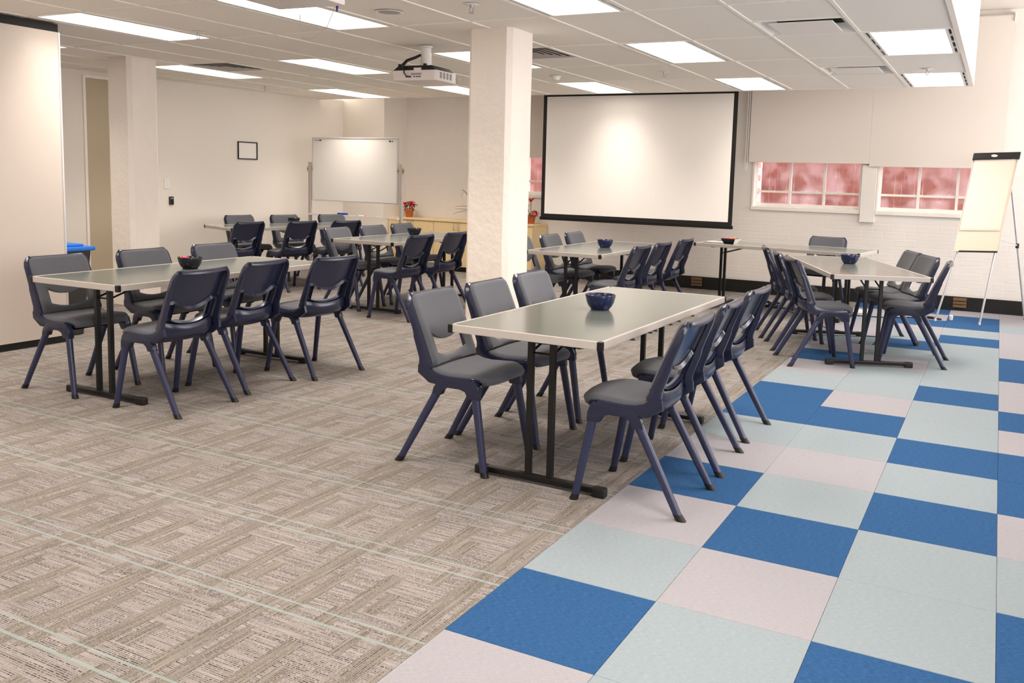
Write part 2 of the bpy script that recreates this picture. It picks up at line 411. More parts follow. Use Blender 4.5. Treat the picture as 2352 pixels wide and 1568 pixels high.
# partition: operable wall panel on the left
part = thing('wall_partition', 'white operable partition panel at the left edge', 'partition', (-5.5, 0, 0)); part['kind'] = 'structure'
b = MB(); b.box(-0.1, 0.0, -6.0, 1.215, 0.055, 2.365); b.build('panel', 'partition', part)
b = MB(); b.box(-0.105, 0.004, 1.215, 1.228, 0.055, 2.365); b.build('edge_trim', 'alu', part)
b = MB(); b.box(-0.085, -0.006, -6.0, 1.222, 0.0, 0.055); b.build('bottom_seal', 'blackmatte', part)
b = MB(); b.box(-0.09, -0.008, -6.0, 1.222, 2.365, 2.425); b.build('top_seal', 'blackmatte', part)

# ------------------------------------------------------------------ suspended ceiling
XR = 0.56; YB = 6.95; NX = 16; NY = 11
xs = [XR - .6*k for k in range(NX+1)]; ys = [YB - 1.2*k for k in range(NY+1)]
LIGHTS = []   # cells with a lamp: (column index, row index)
for ky in (0, 2, 4, 6, 8):
    for kx in (0, 3, 6, 9, 12): LIGHTS.append((kx, ky))
half = {(1, 3): 'far', (1, 1): 'far', (11, 2): 'near', (5, 2): 'near'}   # half cells holding a diffuser or a vent
b = MB(); tb = .012
for x in xs: b.box(x-tb, x+tb, ys[-1], YB, H, H+.03)
for y in ys: b.box(xs[-1], XR, y-tb, y+tb, H+.0004, H+.03)
for (kx, ky), side in half.items():
    ym = ys[ky]-.6; b.box(xs[kx+1], xs[kx], ym-tb, ym+tb, H+.0002, H+.03)
ceiling = struct(b.build('ceiling', 'tbar'), 'suspended ceiling of white tiles in a metal grid')
tf = MB(); tf.box(-.287, .287, -.587, .587, H+.004, H+.018); ctile = tf.mesh('ceiling_tile', 'ceil', bevel=.003, seg=1)
th = MB(); th.box(-.287, .287, -.287, .287, H+.004, H+.018); ctileh = th.mesh('ceiling_tile', 'ceil', bevel=.003, seg=1)
rnd = random.Random(11)
for kx in range(NX):
    for ky in range(NY):
        if (kx, ky) in LIGHTS: continue
        xc = (xs[kx]+xs[kx+1])/2; yc = (ys[ky]+ys[ky+1])/2
        if (kx, ky) in half:
            link('ceiling_tile', ctileh, ceiling, (xc, yc + (-.3 if half[(kx, ky)] == 'far' else .3), rnd.uniform(0, .002)))
        else: link('ceiling_tile', ctile, ceiling, (xc, yc, rnd.uniform(0, .002)))
b = MB(); b.box(XR-tb, XR+.022, ys[-1], YB+.022, H-.002, ZT); struct(b.build('trim_1', 'whiteframe'), 'vertical white fascia at the right edge of the ceiling')
b = MB(); b.box(-8.6, XR-tb, YB+.0, YB+.022, H-.002, ZT); struct(b.build('trim_2', 'whiteframe'), 'vertical white fascia at the far edge of the ceiling')

# ceiling lights
RN = {0: 'far row by the windows', 2: 'middle row', 4: 'near row', 6: 'row behind the camera', 8: 'rearmost row'}
CN = {0: 'first from the right fascia', 3: 'second from the right fascia', 6: 'third from the right fascia', 9: 'fourth from the right fascia', 12: 'nearest the left wall'}
lf = MB(); a, c, e = .288, .588, H+.001
for (x0, x1, y0, y1) in ((-a, -.272, -c, c), (-.252, -.235, -c, c), (.235, .252, -c, c), (.272, a, -c, c), (-.235, .235, -c, -.572), (-.235, .235, .572, c)):
    lf.box(x0, x1, y0, y1, e, e+.02)
for sx in (-1, 1):
    for yy in (-.588, -.306, -.012, .282, .564):
        lf.box(min(sx*.272, sx*.252), max(sx*.272, sx*.252), yy, yy+.024, e, e+.02)
lf.box(-a, a, -c, c, e+.05, e+.056)
for (x0, x1, y0, y1) in ((-a, -a+.003, -c, c), (a-.003, a, -c, c), (-a, a, -c, -c+.003), (-a, a, c-.003, c)): lf.box(x0, x1, y0, y1, e+.02, e+.05)
lframe = lf.mesh('frame', 'white')
ls = MB(); ls.box(-.0098, .0098, -.134, .134, e+.014, e+.02); lslot = ls.mesh('air_slot', 'dark')
ld = MB(); n = 9
vs = []
for yy in (-.571, .571):
    for k in range(n): xk = -.234 + .468*k/(n-1); vs.append((xk, yy, e+.012 - .010*(1-(xk/.234)**2)))
ld.add(vs, [(k, k+1, n+k+1, n+k) for k in range(n-1)])
ldif = ld.mesh('diffuser', 'lamp', smooth=60)
for kx, ky in LIGHTS:
    xc = (xs[kx]+xs[kx+1])/2; yc = (ys[ky]+ys[ky+1])/2
    t = thing('ceiling_light', 'lit recessed ceiling light, %s, %s' % (RN[ky], CN[kx]), 'ceiling light', (xc, yc, 0), 0, 'recessed ceiling lights')
    link('frame', lframe, t); link('diffuser', ldif, t)
    lp = area('lamp_glow', (0, 0, H-.004), (0, 0, 0), .46, 1.13, LAMP_WATT, LAMP_COLOR); lp.parent = t; lp.data.spread = math.radians(LAMP_SPREAD)
    for sx in (-1, 1):
        for q in range(4): link('air_slot', lslot, t, (sx*.262, -.435 + q*.291, 0))

# square air diffusers and vents
def diffuser(kx, ky, label):
    xc = (xs[kx]+xs[kx+1])/2; yc = ys[ky]-.3
    t = thing('air_diffuser', label, 'vent', (xc, yc, H), 0, 'square ceiling diffusers')
    b = MB(); o, i = .288, .215
    for z0, z1, p, q in ((0.002, .06, o, i),):
        vs = [(-p, -p, z0), (p, -p, z0), (p, p, z0), (-p, p, z0), (-q, -q, z1), (q, -q, z1), (q, q, z1), (-q, q, z1)]
        b.add(vs, [(0, 1, 5, 4), (1, 2, 6, 5), (2, 3, 7, 6), (3, 0, 4, 7)])
    b.build('frame', 'white', t)
    b = MB(); b.box(-.287, .287, -.287, .287, .062, .07); b.build('dark_box', 'dark', t)
    b = MB(); b.box(-.205, .205, -.205, .205, -.002, .006); b.build('baffle', 'white', t, bevel=.002)
diffuser(1, 3, 'square ceiling diffuser nearer the camera')
diffuser(1, 1, 'square ceiling diffuser nearer the windows')
def vent(kx, ky, label):
    xc = (xs[kx]+xs[kx+1])/2; yc = ys[ky+1]+.3
    t = thing('ceiling_vent', label, 'vent', (xc, yc, H), 0, 'louvred ceiling vents')
    b = MB(); b.box(-.287, .287, -.287, .287, .04, .045)
    for bx in ((-.287, -.285, -.287, .287), (.285, .287, -.287, .287), (-.285, .285, -.287, -.285), (-.285, .285, .285, .287)): b.box(*bx, .004, .04)
    b.build('dark_box', 'dark', t)
    for k in range(5):
        p = .287 - k*.055; q = p-.044
        b = MB(); zo = .002
        vs = [(-p, -p, zo), (p, -p, zo), (p, p, zo), (-p, p, zo), (-q, -q, zo+.004), (q, -q, zo+.004), (q, q, zo+.004), (-q, q, zo+.004)]
        b.add(vs, [(0, 1, 5, 4), (1, 2, 6, 5), (2, 3, 7, 6), (3, 0, 4, 7)])
        if k == 4: b.add([(-q, -q, zo+.004), (q, -q, zo+.004), (q, q, zo+.004), (-q, q, zo+.004)], [(0, 1, 2, 3)])
        b.build('louvre', 'ventgrey', t)
vent(11, 2, 'grey louvred ceiling vent above the left side of the room')
vent(5, 2, 'grey louvred ceiling vent beside the top of the middle pillar')
# sprinklers, smoke detector, speaker
def sprinkler(x, y, label):
    t = thing('sprinkler', label, 'sprinkler', (x, y, H), 0, 'ceiling sprinklers')
    b = MB(); b.lathe([(0, -.002), (.045, -.002), (.05, .002), (0, .003)], 20); b.build('rose', 'white', t, smooth=40)
    b = MB(); b.tube([(0, 0, 0), (0, 0, -.02)], .012, 10); b.tube([(-.01, 0, -.018), (-.016, 0, -.03), (-.004, 0, -.05)], .003, 6); b.tube([(.01, 0, -.018), (.016, 0, -.03), (.004, 0, -.05)], .003, 6)
    b.lathe([(0, -.05), (.018, -.05), (.02, -.053), (0, -.054)], 14); b.build('head', 'steel', t, smooth=40)
for x, y, l in ((-4.74, 1.86, 'chrome sprinkler head beside the fourth light of the near row'), (-2.09, 1.62, 'chrome sprinkler head above and left of the middle pillar top'),
                (-2.07, 5.1, 'chrome sprinkler head above the projector screen'), (.25, 5.45, 'chrome sprinkler head between the two lights at the right fascia'),
                (-7.45, 5.3, 'chrome sprinkler head close to the left wall'), (-4.45, 5.1, 'chrome sprinkler head just right of the ceiling projector')): sprinkler(x, y, l)
t = thing('smoke_detector', 'small white round smoke detector on the ceiling', 'smoke detector', (-3.27, 5.15, H))
b = MB(); b.lathe([(0, 0), (.055, 0), (.055, -.012), (.045, -.014)], 20); b.build('base', 'white', t, smooth=30)
b = MB(); b.lathe([(.042, -.012), (.042, -.03), (.03, -.042), (0, -.046)], 20); b.build('cap', 'white', t, smooth=50)
t = thing('ceiling_speaker', 'round flush ceiling speaker near the top of the picture', 'speaker', (-2.75, 1.66, H))
b = MB(); b.lathe([(.074, -.001), (.088, -.004), (.092, 0)], 28); b.build('rim', 'white', t, smooth=40)
b = MB(); b.lathe([(0, -.002), (.074, -.001)], 28); b.build('grille', 'ventgrey', t, smooth=40)

# ------------------------------------------------------------------ pillars
def pillar(x0, y0, w, d, label):
    c = .035; b = MB(); n = 14
    poly = [(c, 0), (w-c, 0), (w, c), (w, d-c), (w-c, d), (c, d), (0, d-c), (0, c)]
    rnd = random.Random(int(abs(x0)*100))
    rings = []
    for k in range(n+1):
        z = (H+.04)*k/n
        rings.append([(x0+u+rnd.uniform(-.002, .002), y0+v+rnd.uniform(-.002, .002), z) for u, v in poly])
    vs = [p for r in rings for p in r]; m = len(poly)
    fs = [(k*m+i, k*m+(i+1) % m, (k+1)*m+(i+1) % m, (k+1)*m+i) for k in range(n) for i in range(m)]
    b.add(vs, fs)
    struct(b.build('pillar', 'plaster', smooth=30), label)
pillar(-2.62, 2.42, .36, .36, 'white plastered pillar in the middle of the room')
pillar(-7.0, 2.72, .34, .34, 'white plastered pillar on the left near the door')

# ------------------------------------------------------------------ windows
def window(idx, x0, x1, z0, z1, label):
    o = link('window_%d' % idx, None, None, (x0, 8.0, z0)); struct(o, label)
    W = x1-x0; Hh = z1-z0; f = .035
    b = MB(); b.box(0, W, -.03, .10, 0, .045); b.build('sill', 'whiteframe', o, bevel=.004)
    b = MB(); b.box(0, .022, -.012, .10, .045, Hh); b.box(W-.022, W, -.012, .10, .045, Hh); b.build('jamb', 'whiteframe', o)
    b = MB(); y0, y1 = .10, .145
    b.box(0, f, y0, y1, 0, Hh); b.box(W-f, W, y0, y1, 0, Hh); b.box(f, W-f, y0, y1, 0.03, .085); b.box(f, W-f, y0, y1, Hh-f, Hh); b.build('window_frame', 'whiteframe', o)
    pw = (W-2*f)/3; zm = .085+.135
    for k in (1, 2):
        b = MB(); b.box(f+pw*k-.014, f+pw*k+.014, y0, y1, .085, Hh-f); b.build('mullion', 'whiteframe', o)
    for k in range(3):
        xa = f+pw*k+(.014 if k else 0); xb = f+pw*(k+1)-(.014 if k < 2 else 0)
        b = MB(); b.box(xa, xb, y0+.008, y1-.008, zm, zm+.026); b.build('glazing_bar', 'whiteframe', o)
        for za, zb in ((.085, zm), (zm+.026, Hh-f)):
            b = MB(); b.box(xa, xb, .118, .122, za, zb); b.build('pane', 'glass', o)
window(1, *WIN[1], 'white framed window of small panes below the first blind from the screen')
window(2, *WIN[2], 'white framed window of small panes behind the flipchart')
window(3, *WIN[0], 'small window showing between the middle pillar and the screen')
# outside: brick wall across a narrow yard
b = MB(); b.box(-9, 6, 9.7, 10.0, -1.0, 3.2); ext = struct(b.build('exterior_wall', 'outbrick'), 'red brick wall outside the windows')
jb = MB(); jb.box(-.11, .11, -.05, .05, -.037, .037); jbm = jb.mesh('brick', 'jambbrick', bevel=.004, seg=1)
for r in range(11):
    for q in range(2): link('brick', jbm, ext, (-2.06-.22*q+(.03 if r % 2 else 0), 8.5, .86+.086*r))
b = MB(); b.box(-2.6, -1.95, 8.47, 8.75, -.5, 1.85); b.build('pier', mat('mortar', srgb(236, 208, 200), .9, var=.05, vscale=20), ext)
b = MB(); b.box(-9, 6, 8.24, 10.0, -1.1, -.9); struct(b.build('ground', mat('yard_concrete', srgb(170, 160, 155), .9, var=.1, vscale=4)))
t = tag(MB().tube([(-5.6, 8.75, .2), (-5.75, 9.1, 2.4)], .025, 10).build('drainpipe', 'grey', smooth=40), 'slanting grey pipe outside the small window beside the screen', 'pipe')

# roller blinds
def blind(x0, x1, zb, label, cord_x=None):
    t = thing('roller_blind', label, 'blind', ((x0+x1)/2, 7.93, 0), 0, 'cream roller blinds'); w = (x1-x0)/2; zt = 3.27
    b = MB(); b.box(-w, w, -.001, .001, zb, zt); b.build('fabric', 'blind', t)
    b = MB(); b.box(-w+.004, w-.004, -.007, .007, zb-.012, zb+.012); b.build('bottom_rail', 'blind', t, bevel=.003)
    b = MB(); b.tube([(-w, .025, zt), (w, .025, zt)], .03, 14); b.build('roller', 'blind', t, smooth=40)
    b = MB(); b.box(-w, -w+.004, -.02, .07, zt-.05, zt+.05); b.box(w-.004, w, -.02, .07, zt-.05, zt+.05); b.build('bracket', 'white', t)
    if cord_x is not None:
        b = MB(); b.tube([(cord_x-.012, -.005, zt), (cord_x-.012, -.005, 1.57), (cord_x, -.005, 1.545), (cord_x+.012, -.005, 1.57), (cord_x+.012, -.005, zt)], .0035, 6); b.build('cord', 'white', t)
blind(-1.93, -0.500, 1.665, 'wide cream roller blind beside the projector screen', -.745)
blind(-0.499, 0.905, 1.635, 'wide cream roller blind above the flipchart')
blind(-5.24, -3.80, 1.675, 'cream roller blind between the middle pillar and the screen')
b = MB(); b.box(-.572, -.405, 7.955, 8.0, .965, 1.64); struct(b.build('trim_3', 'whiteframe', bevel=.004), 'boxed cover between the two windows')
# skirting and its two timber vents
b = MB()
for xa, xb in ((-7.23, 3.4),): b.box(xa, xb, 7.972, 8.0, 0, .16)
struct(b.build('baseboard_back', 'blackmatte', bevel=.003, seg=1), 'black skirting along the brick wall')
def floor_vent(x, label):
    t = thing('skirting_vent', label, 'vent', (x, 7.972, .035), 0, 'timber skirting vents')
    b = MB(); b.box(-.07, .07, -.004, 0, 0, .115); b.build('back_plate', 'timbervent', t)
    for k in range(3):
        b = MB(); b.box(-.07, .07, -.022, -.003, .004+k*.038, .028+k*.038, Matrix.Rotation(0, 3, 'X')); b.build('slat', 'timbervent', t, bevel=.003, seg=1)
floor_vent(-2.54, 'brown timber vent in the skirting under the screen')
floor_vent(.585, 'brown timber vent in the skirting behind the flipchart')

# ------------------------------------------------------------------ chairs
def chair_meshes():
    # profile of the seat-and-back surface (x forward, z up), from seat front to top of back
    seat = [(.252, .424), (.248, .438), (.236, .449), (.205, .457), (.15, .459), (.09, .456), (.03, .452), (-.02, .452), (-.055, .459), (-.078, .472)]
    rows_b = [(.483, .478), (.508, .490), (.534, .506), (.630, .582), (.648, .612), (.665, .645), (.70, .69), (.735, .731), (.765, .763), (.788, .787), (.802, .802), (.811, .811)]
    def xb(z): return np.interp(z, [.47, .49, .54, .60, .66, .72, .77, .815], [-.076, -.088, -.107, -.131, -.156, -.182, -.204, -.224])
    ysx = [0, .034, .068, .098, .122, .136, .15, .168, .184, .194, .2]
    ycol = [-y for y in ysx[:0:-1]] + ysx
    def pt(r, y):
        if r < len(seat):
            x, z = seat[r]; k = y/.2
            w = 1.0
            if x > .19: w = 1 - .9*max(0, (x-.19)/.062)**2*.16
            yy = y*1.03*w
            z2 = z - .010*k*k + (.012*k*k*max(0, (.05-x)/.13) if x < .05 else 0)
            if x > .19: x = x - .05*abs(k)**4
            return Vector((x, yy, z2))
        zs, zc = rows_b[r-len(seat)]
        k = min(1, (abs(y)/.136)**2); z = zc + (zs-zc)*k
        w = 1.0; R = .05
        if zc > .765: dz = min(zc-.765, .0485); w = (.2-R+math.sqrt(R*R-dz*dz))/.2
        yy = y*w*(1.0)
        return Vector((float(xb(z)) + .018*(y/.2)**2, yy, z))
    NR = len(seat)+len(rows_b); NC = len(ycol)
    G = [[pt(r, y) for y in ycol] for r in range(NR)]
    Nn = [[None]*NC for _ in range(NR)]
    for r in range(NR):
        for c in range(NC):
            du = G[min(r+1, NR-1)][c]-G[max(r-1, 0)][c]; dv = G[r][min(c+1, NC-1)]-G[r][max(c-1, 0)]
            Nn[r][c] = dv.cross(du).normalized()      # faces the sitter
            if Nn[r][c].dot(Vector((.6, 0, .8))) < 0: Nn[r][c].negate()
    r_lo, r_hi = len(seat)+2, len(seat)+3            # rows that bound the lumbar opening
    def in_hole(r, c): return r == r_lo and abs(ycol[c]) < .1359 and abs(ycol[c+1]) < .1361
    NCr = range(NC-1)
    # --- shell
    v = [G[r][c] for r in range(NR) for c in range(NC)]; f = []
    for r in range(NR-1):
        for c in NCr:
            if not in_hole(r, c): f.append((r*NC+c, r*NC+c+1, (r+1)*NC+c+1, (r+1)*NC+c))
    def depth(r):
        return float(np.interp(r, [0, 3, 6, 9, 10, 12, 14, 18, NR-1], [.022, .032, .040, .070, .072, .052, .042, .034, .026]))
    loop = [(r, 0) for r in range(NR)] + [(NR-1, c) for c in range(1, NC)] + [(r, NC-1) for r in range(NR-2, -1, -1)] + [(0, c) for c in range(NC-2, 0, -1)]
    base = len(v); L = len(loop)
    RIM = ((.2, .004), (.8, .0075), (1.0, .003), (1.0, -.014), (.45, -.0175))
    for stage, (fr, out) in enumerate(RIM):
        for (r, c) in loop:
            p = G[r][c] - Nn[r][c]*depth(r)*fr
            s = 1 if ycol[c] > 0 else -1
            if c in (0, NC-1): p.y += s*out
            if r == NR-1: p.z += out
            if r == 0: p.x += out
            v.append(p)
    for i in range(L):
        j = (i+1) % L; a = loop[i][0]*NC+loop[i][1]; b_ = loop[j][0]*NC+loop[j][1]
        f.append((a, b_, base+j, base+i))
        for st in range(len(RIM)-1): f.append((base+st*L+i, base+st*L+j, base+(st+1)*L+j, base+(st+1)*L+i))
    # --- lips around the opening, turned backwards
    cs = [c for c in range(NC) if abs(ycol[c]) < .1361]
    hl = [(r_lo, c) for c in cs] + [(r_hi, c) for c in reversed(cs)]
    hb = len(v)
    for (r, c) in hl: v.append(G[r][c] - Nn[r][c]*.020 + Vector((0, 0, .004 if r == r_hi else -.003)))
    for i in range(len(hl)):
        j = (i+1) % len(hl); a = hl[i][0]*NC+hl[i][1]; b_ = hl[j][0]*NC+hl[j][1]
        f.append((b_, a, hb+i, hb+j))
    # upper lip carried out to the side rims
    ub = len(v)
    for c in range(NC):
        p = G[r_hi][c]; q = Vector(p) - Nn[r_hi][c]*.020
        if abs(ycol[c]) > .136: q = q + Vector((0, 0, -.006))
        v.append(q + Vector((0, 0, .004))); v.append(q + Vector((.010, 0, .022)))
    for c in NCr: f.append((ub+2*c, ub+2*c+2, ub+2*c+3, ub+2*c+1))
    # lower pan behind the seat
    pan = [(-.119, .491, .033), (-.126, .474, .026), (-.128, .448, .014), (-.118, .420, .006), (-.085, .397, .0), (-.03, .386, 0), (.05, .384, 0), (.13, .39, 0)]
    pb = len(v); pc = [-.198, -.185, -.15, -.10, -.05, 0, .05, .10, .15, .185, .198]
    for i, (x, z, sag) in enumerate(pan):
        for y in pc:
            k = (y/.198)**2; v.append(Vector((x+.03*k*k+.012*k, y, z + sag*k + (.012*k*k if i > 2 else 0))))
    for i in range(len(pan)-1):
        for c in range(len(pc)-1): f.append((pb+i*11+c, pb+i*11+c+1, pb+(i+1)*11+c+1, pb+(i+1)*11+c))
    mb = MB(); mb.v = [tuple(p) for p in v]; mb.f = f
    shell = mb.mesh('seat_shell', 'navy', smooth=42)
    # --- upholstery pads
    def pad(r0, r1, name, hole):
        rr = list(range(r0, r1+1)); cc = [c for c in range(NC) if abs(ycol[c]) < .1995]; cc = cc[0:]
        vv = []; idx = {}; ff = []
        for r in rr:
            for c in cc:
                e = min((abs(ycol[c])-.18)/.014, 1.0) if abs(ycol[c]) > .18 else 0.0
                hgt = .013*(1-e**2)
                if r == rr[0] or r == rr[-1]: hgt *= .25
                if hole and r in (r_lo, r_hi) and abs(ycol[c]) < .137: hgt *= .45
                idx[(r, c)] = len(vv); p = G[r][c] + Nn[r][c]*(hgt+.0015)
                if abs(ycol[c]) > .19: p = p - Nn[r][c]*.003
                if r == NR-1: p = p - Vector((0, 0, .004))
                vv.append(p)
        for a in range(len(rr)-1):
            for b_ in range(len(cc)-1):
                r, c, c2 = rr[a], cc[b_], cc[b_+1]
                if hole and in_hole(r, c): continue
                ff.append((idx[(r, c)], idx[(r, c2)], idx[(rr[a+1], c2)], idx[(rr[a+1], c)]))
        # skirt to the shell round every border
        m2 = MB(); m2.v = [tuple(p) for p in vv]; m2.f = ff
        cnt = {}
        for fc in ff:
            for i in range(4):
                k = tuple(sorted((fc[i], fc[(i+1) % 4]))); cnt[k] = cnt.get(k, 0)+1
        inv = {i: k for k, i in idx.items()}; low = {}
        for (a, b_), n_ in cnt.items():
            if n_ > 1: continue
            q = []
            for i in (a, b_):
                if i not in low:
                    r, c = inv[i]; low[i] = len(m2.v); m2.v.append(tuple(Vector(vv[i]) - Nn[r][c]*(.012 if hole and r in (r_lo, r_hi) else .010)))
                q.append(low[i])
            m2.f.append((a, b_, q[1], q[0]))
        return m2.mesh(name, 'fabric', smooth=70)
    seat_pad = pad(0, len(seat)-1, 'seat_pad', False)
    back_pad = pad(len(seat)-1, NR-1, 'back_pad', True)
    # --- leg brackets (inverted U), one each side
    poly = [(-.060, .352), (-.012, .352), (-.002, .376), (.018, .392), (.095, .392), (.122, .384), (.140, .352), (.196, .352), (.194, .392), (.182, .428), (.168, .441), (.0, .431), (-.03, .415), (-.052, .385)]
    br = []
    for s in (-1, 1):
        b = MB(); b.prism(poly, 'y', s*.178, s*.213); br.append(b.mesh('leg_bracket', 'navy', smooth=40, bevel=.004, seg=2))
    # --- legs
    def ring(cx, cy, z, lx, ly, n=12):
        return [(cx + lx*abs(math.cos(a))**.75*math.copysign(1, math.cos(a)), cy + ly*abs(math.sin(a))**.75*math.copysign(1, math.sin(a)), z) for a in [2*PI*i/n for i in range(n)]]
    legs = []
    for fx, tx in ((.239, .172), (-.240, -.034)):
        for s in (-1, 1):
            b = MB(); ft = .02/.37
            def P(z): k = z/.37; return fx+(tx-fx)*k, s*(.216-.020*k)
            slant = 1.12 if fx < 0 else 1.0
            p0, p1 = P(.022), P(.372); b.loft(ring(p0[0], p0[1], .022, .0165*slant, .0140), ring(p1[0], p1[1], .372, .0205*slant, .0160))
            lm = b.mesh('leg', 'navyleg', smooth=50)
            b = MB(); p2 = P(.0); b.loft(ring(p2[0]+(.003 if fx > 0 else -.004), p2[1], 0, .0195*slant, .0165), ring(P(.026)[0], P(.026)[1], .026, .0178*slant, .0152))
            legs.append((lm, b.mesh('foot_cap', 'rubber', smooth=50)))
    return shell, seat_pad, back_pad, br, legs
CM = chair_meshes()
def build_chair():
    t = thing('meeting_chair', 'chair', 'chair')
    link('seat_shell', CM[0], t); link('seat_pad', CM[1], t); link('back_pad', CM[2], t)
    for m in CM[3]: link('leg_bracket', m, t)
    for l, c in CM[4]: lo = link('leg', l, t); link('foot_cap', c, lo)
    return t
proto = build_chair(); freeze(proto); first_chair = [True]
def chair(x, y, deg, label, group):
    if first_chair[0]: o = proto; first_chair[0] = False
    else: o = copy_tree(proto)
    o.location = (x, y, 0); o.rotation_euler = (0, 0, math.radians(deg)); tag(o, label, None, group)
    return o

# ------------------------------------------------------------------ folding tables
TL, TW, TZ = 1.78, .74, .72
def table_meshes():
    out = []
    b = MB(); b.box(-TW/2+.012, TW/2-.012, -TL/2+.012, TL/2-.012, TZ-.026, TZ); top = b.mesh('table_top', 'laminate')
    trims = []
    t = .014
    for (x0, x1, y0, y1) in ((-TW/2, TW/2, -TL/2, -TL/2+t), (-TW/2, TW/2, TL/2-t, TL/2), (-TW/2, -TW/2+t, -TL/2+t, TL/2-t), (TW/2-t, TW/2, -TL/2+t, TL/2-t)):
        b = MB(); b.box(x0, x1, y0, y1, TZ-.033, TZ+.0015); trims.append(b.mesh('edge_trim', 'tabletrim', bevel=.003))
    cor = []
    for sx in (-1, 1):
        for sy in (-1, 1):
            b = MB(); x, y = sx*TW/2, sy*TL/2
            b.box(min(x-sx*.02, x+sx*.004), max(x-sx*.02, x+sx*.004), min(y-sy*.02, y+sy*.004), max(y-sy*.02, y+sy*.004), TZ-.036, TZ+.0022); cor.append(b.mesh('corner_cap', 'black', bevel=.004))
    frames = []
    for sy in (-1, 1):
        y = sy*.695; items = []
        for x in (-.055, .055):
            b = MB(); b.box(x-.0135, x+.0135, y-.0135, y+.0135, .03, TZ-.03); items.append(('post', b.mesh('post', 'black', bevel=.003)))
        b = MB(); b.box(-.285, .285, y-.02, y+.02, .014, .040); items.append(('foot_bar', b.mesh('foot_bar', 'black', bevel=.005)))
        for s in (-1, 1):
            b = MB(); b.box(s*.30-.03, s*.30+.03, y-.0225, y+.0225, 0, .042); items.append(('end_cap', b.mesh('end_cap', 'rubber', bevel=.007)))
        b = MB()
        for x in (-.055, .055): b.tube([(x, y, .60), (x*1.0, y-sy*.24, TZ-.05)], .006, 8)
        b.tube([(-.055, y, .60), (.055, y, .60)], .005, 8); items.append(('folding_stay', b.mesh('folding_stay', 'black', smooth=40)))
        b = MB(); b.box(-.085, .085, y-sy*.235-.02, y-sy*.235+.02, TZ-.055, TZ-.028); items.append(('stay_bracket', b.mesh('stay_bracket', 'black', bevel=.004)))
        b = MB(); b.box(-TW/2+.05, TW/2-.05, y-.02, y+.02, TZ-.042, TZ-.028); items.append(('cross_rail', b.mesh('cross_rail', 'black', bevel=.003)))
        frames.append(items)
    return top, trims, cor, frames
TM = table_meshes()
def build_table():
    t = thing('folding_table', 'table', 'table')
    tp = link('table_top', TM[0], t)
    for m in TM[1]: link('edge_trim', m, t)
    for m in TM[2]: link('corner_cap', m, t)
    for fr in TM[3]:
        for nme, m in fr: link(nme, m, t)
    return t
tproto = build_table(); freeze(tproto); first_table = [True]
def table(x, y, deg, label):
    if first_table[0]: o = tproto; first_table[0] = False
    else: o = copy_tree(tproto)
    o.location = (x, y, 0); o.rotation_euler = (0, 0, math.radians(deg)); tag(o, label, None, 'grey folding tables')
    return o
table(-.845, .985, -.4, 'grey topped folding table nearest the camera, beside the coloured carpet tiles')
table(-3.77, .95, 1.5, 'grey topped folding table nearest the white partition on the left')
table(-4.64, 4.60, 1.0, 'grey topped folding table in front of the cabinets, left of the middle pillar')
table(-6.80, 5.02, -19, 'grey topped folding table in front of the wheeled whiteboard')
table(-2.55, 4.83, .5, 'grey topped folding table in front of the projector screen')
table(-1.13, 6.52, 83, 'empty-sided folding table along the brick wall under the windows')
table(-.17, 4.65, 22.5, 'grey topped folding table standing askew on the far coloured carpet tiles')

G1 = 'navy chairs with grey pads'
T1n = 'the table nearest the camera'
for i, (x, y, a) in enumerate(((-1.343, .45, 0), (-1.338, .96, 0), (-1.362, 1.52, 0))):
    chair(x, y, a, 'navy chair with grey pad, pillar side of %s, %s' % (T1n, ('nearest end', 'middle of three', 'farthest end')[i]), G1)
for i, (x, y, a) in enumerate(((-.394, .423, 180), (-.417, 1.03, 183), (-.438, 1.67, 178))):
    chair(x, y, a, 'navy chair seen from behind, carpet-tile side of %s, %s' % (T1n, ('nearest end', 'middle of three', 'farthest end')[i]), G1)
for i, (x, y, a) in enumerate(((-4.12, .36, 0), (-4.135, 1.0, 0), (-4.18, 1.66, 0))):
    chair(x, y, a, 'navy chair facing us, partition side of the left table, %s' % ('nearest the partition', 'middle of three', 'farthest, beyond the bowl')[i], G1)
for i, (x, y, a) in enumerate(((-3.285, .37, 183), (-3.38, .96, 184.5), (-3.258, 1.513, 174))):
    chair(x, y, a, 'navy chair back towards us at the left table, %s' % ('nearest the camera', 'middle of three', 'farthest, angled outwards')[i], G1)
for i, (x, y, a) in enumerate(((-4.965, 4.0, 2), (-4.97, 4.58, -2), (-5.02, 5.19, 0))):
    chair(x, y, a, 'navy chair facing us, left side of the table before the cabinets, %s' % ('nearest', 'middle', 'farthest, by the bowl')[i], G1)
for i, (x, y, a) in enumerate(((-4.16, 3.76, 180), (-4.17, 4.40, 180))):
    chair(x, y, a, 'navy chair seen from behind at the table before the cabinets, %s' % ('clear of the pillar', 'half hidden by the pillar')[i], G1)
for i, (x, y, a) in enumerate(((-7.36, 4.92, -10), (-7.14, 5.46, -14), (-6.93, 6.12, -16))):
    chair(x, y, a, 'grey padded chair against the left wall behind the whiteboard table, %s' % ('leftmost', 'middle', 'rightmost, by the whiteboard')[i], G1)
for i, (x, y, a) in enumerate(((-6.62, 4.02, 176), (-6.42, 4.66, 170), (-6.22, 5.22, 164))):
    chair(x, y, a, 'dark chair back, near side of the whiteboard table, %s' % ('leftmost of three', 'middle of three', 'rightmost of three')[i], G1)
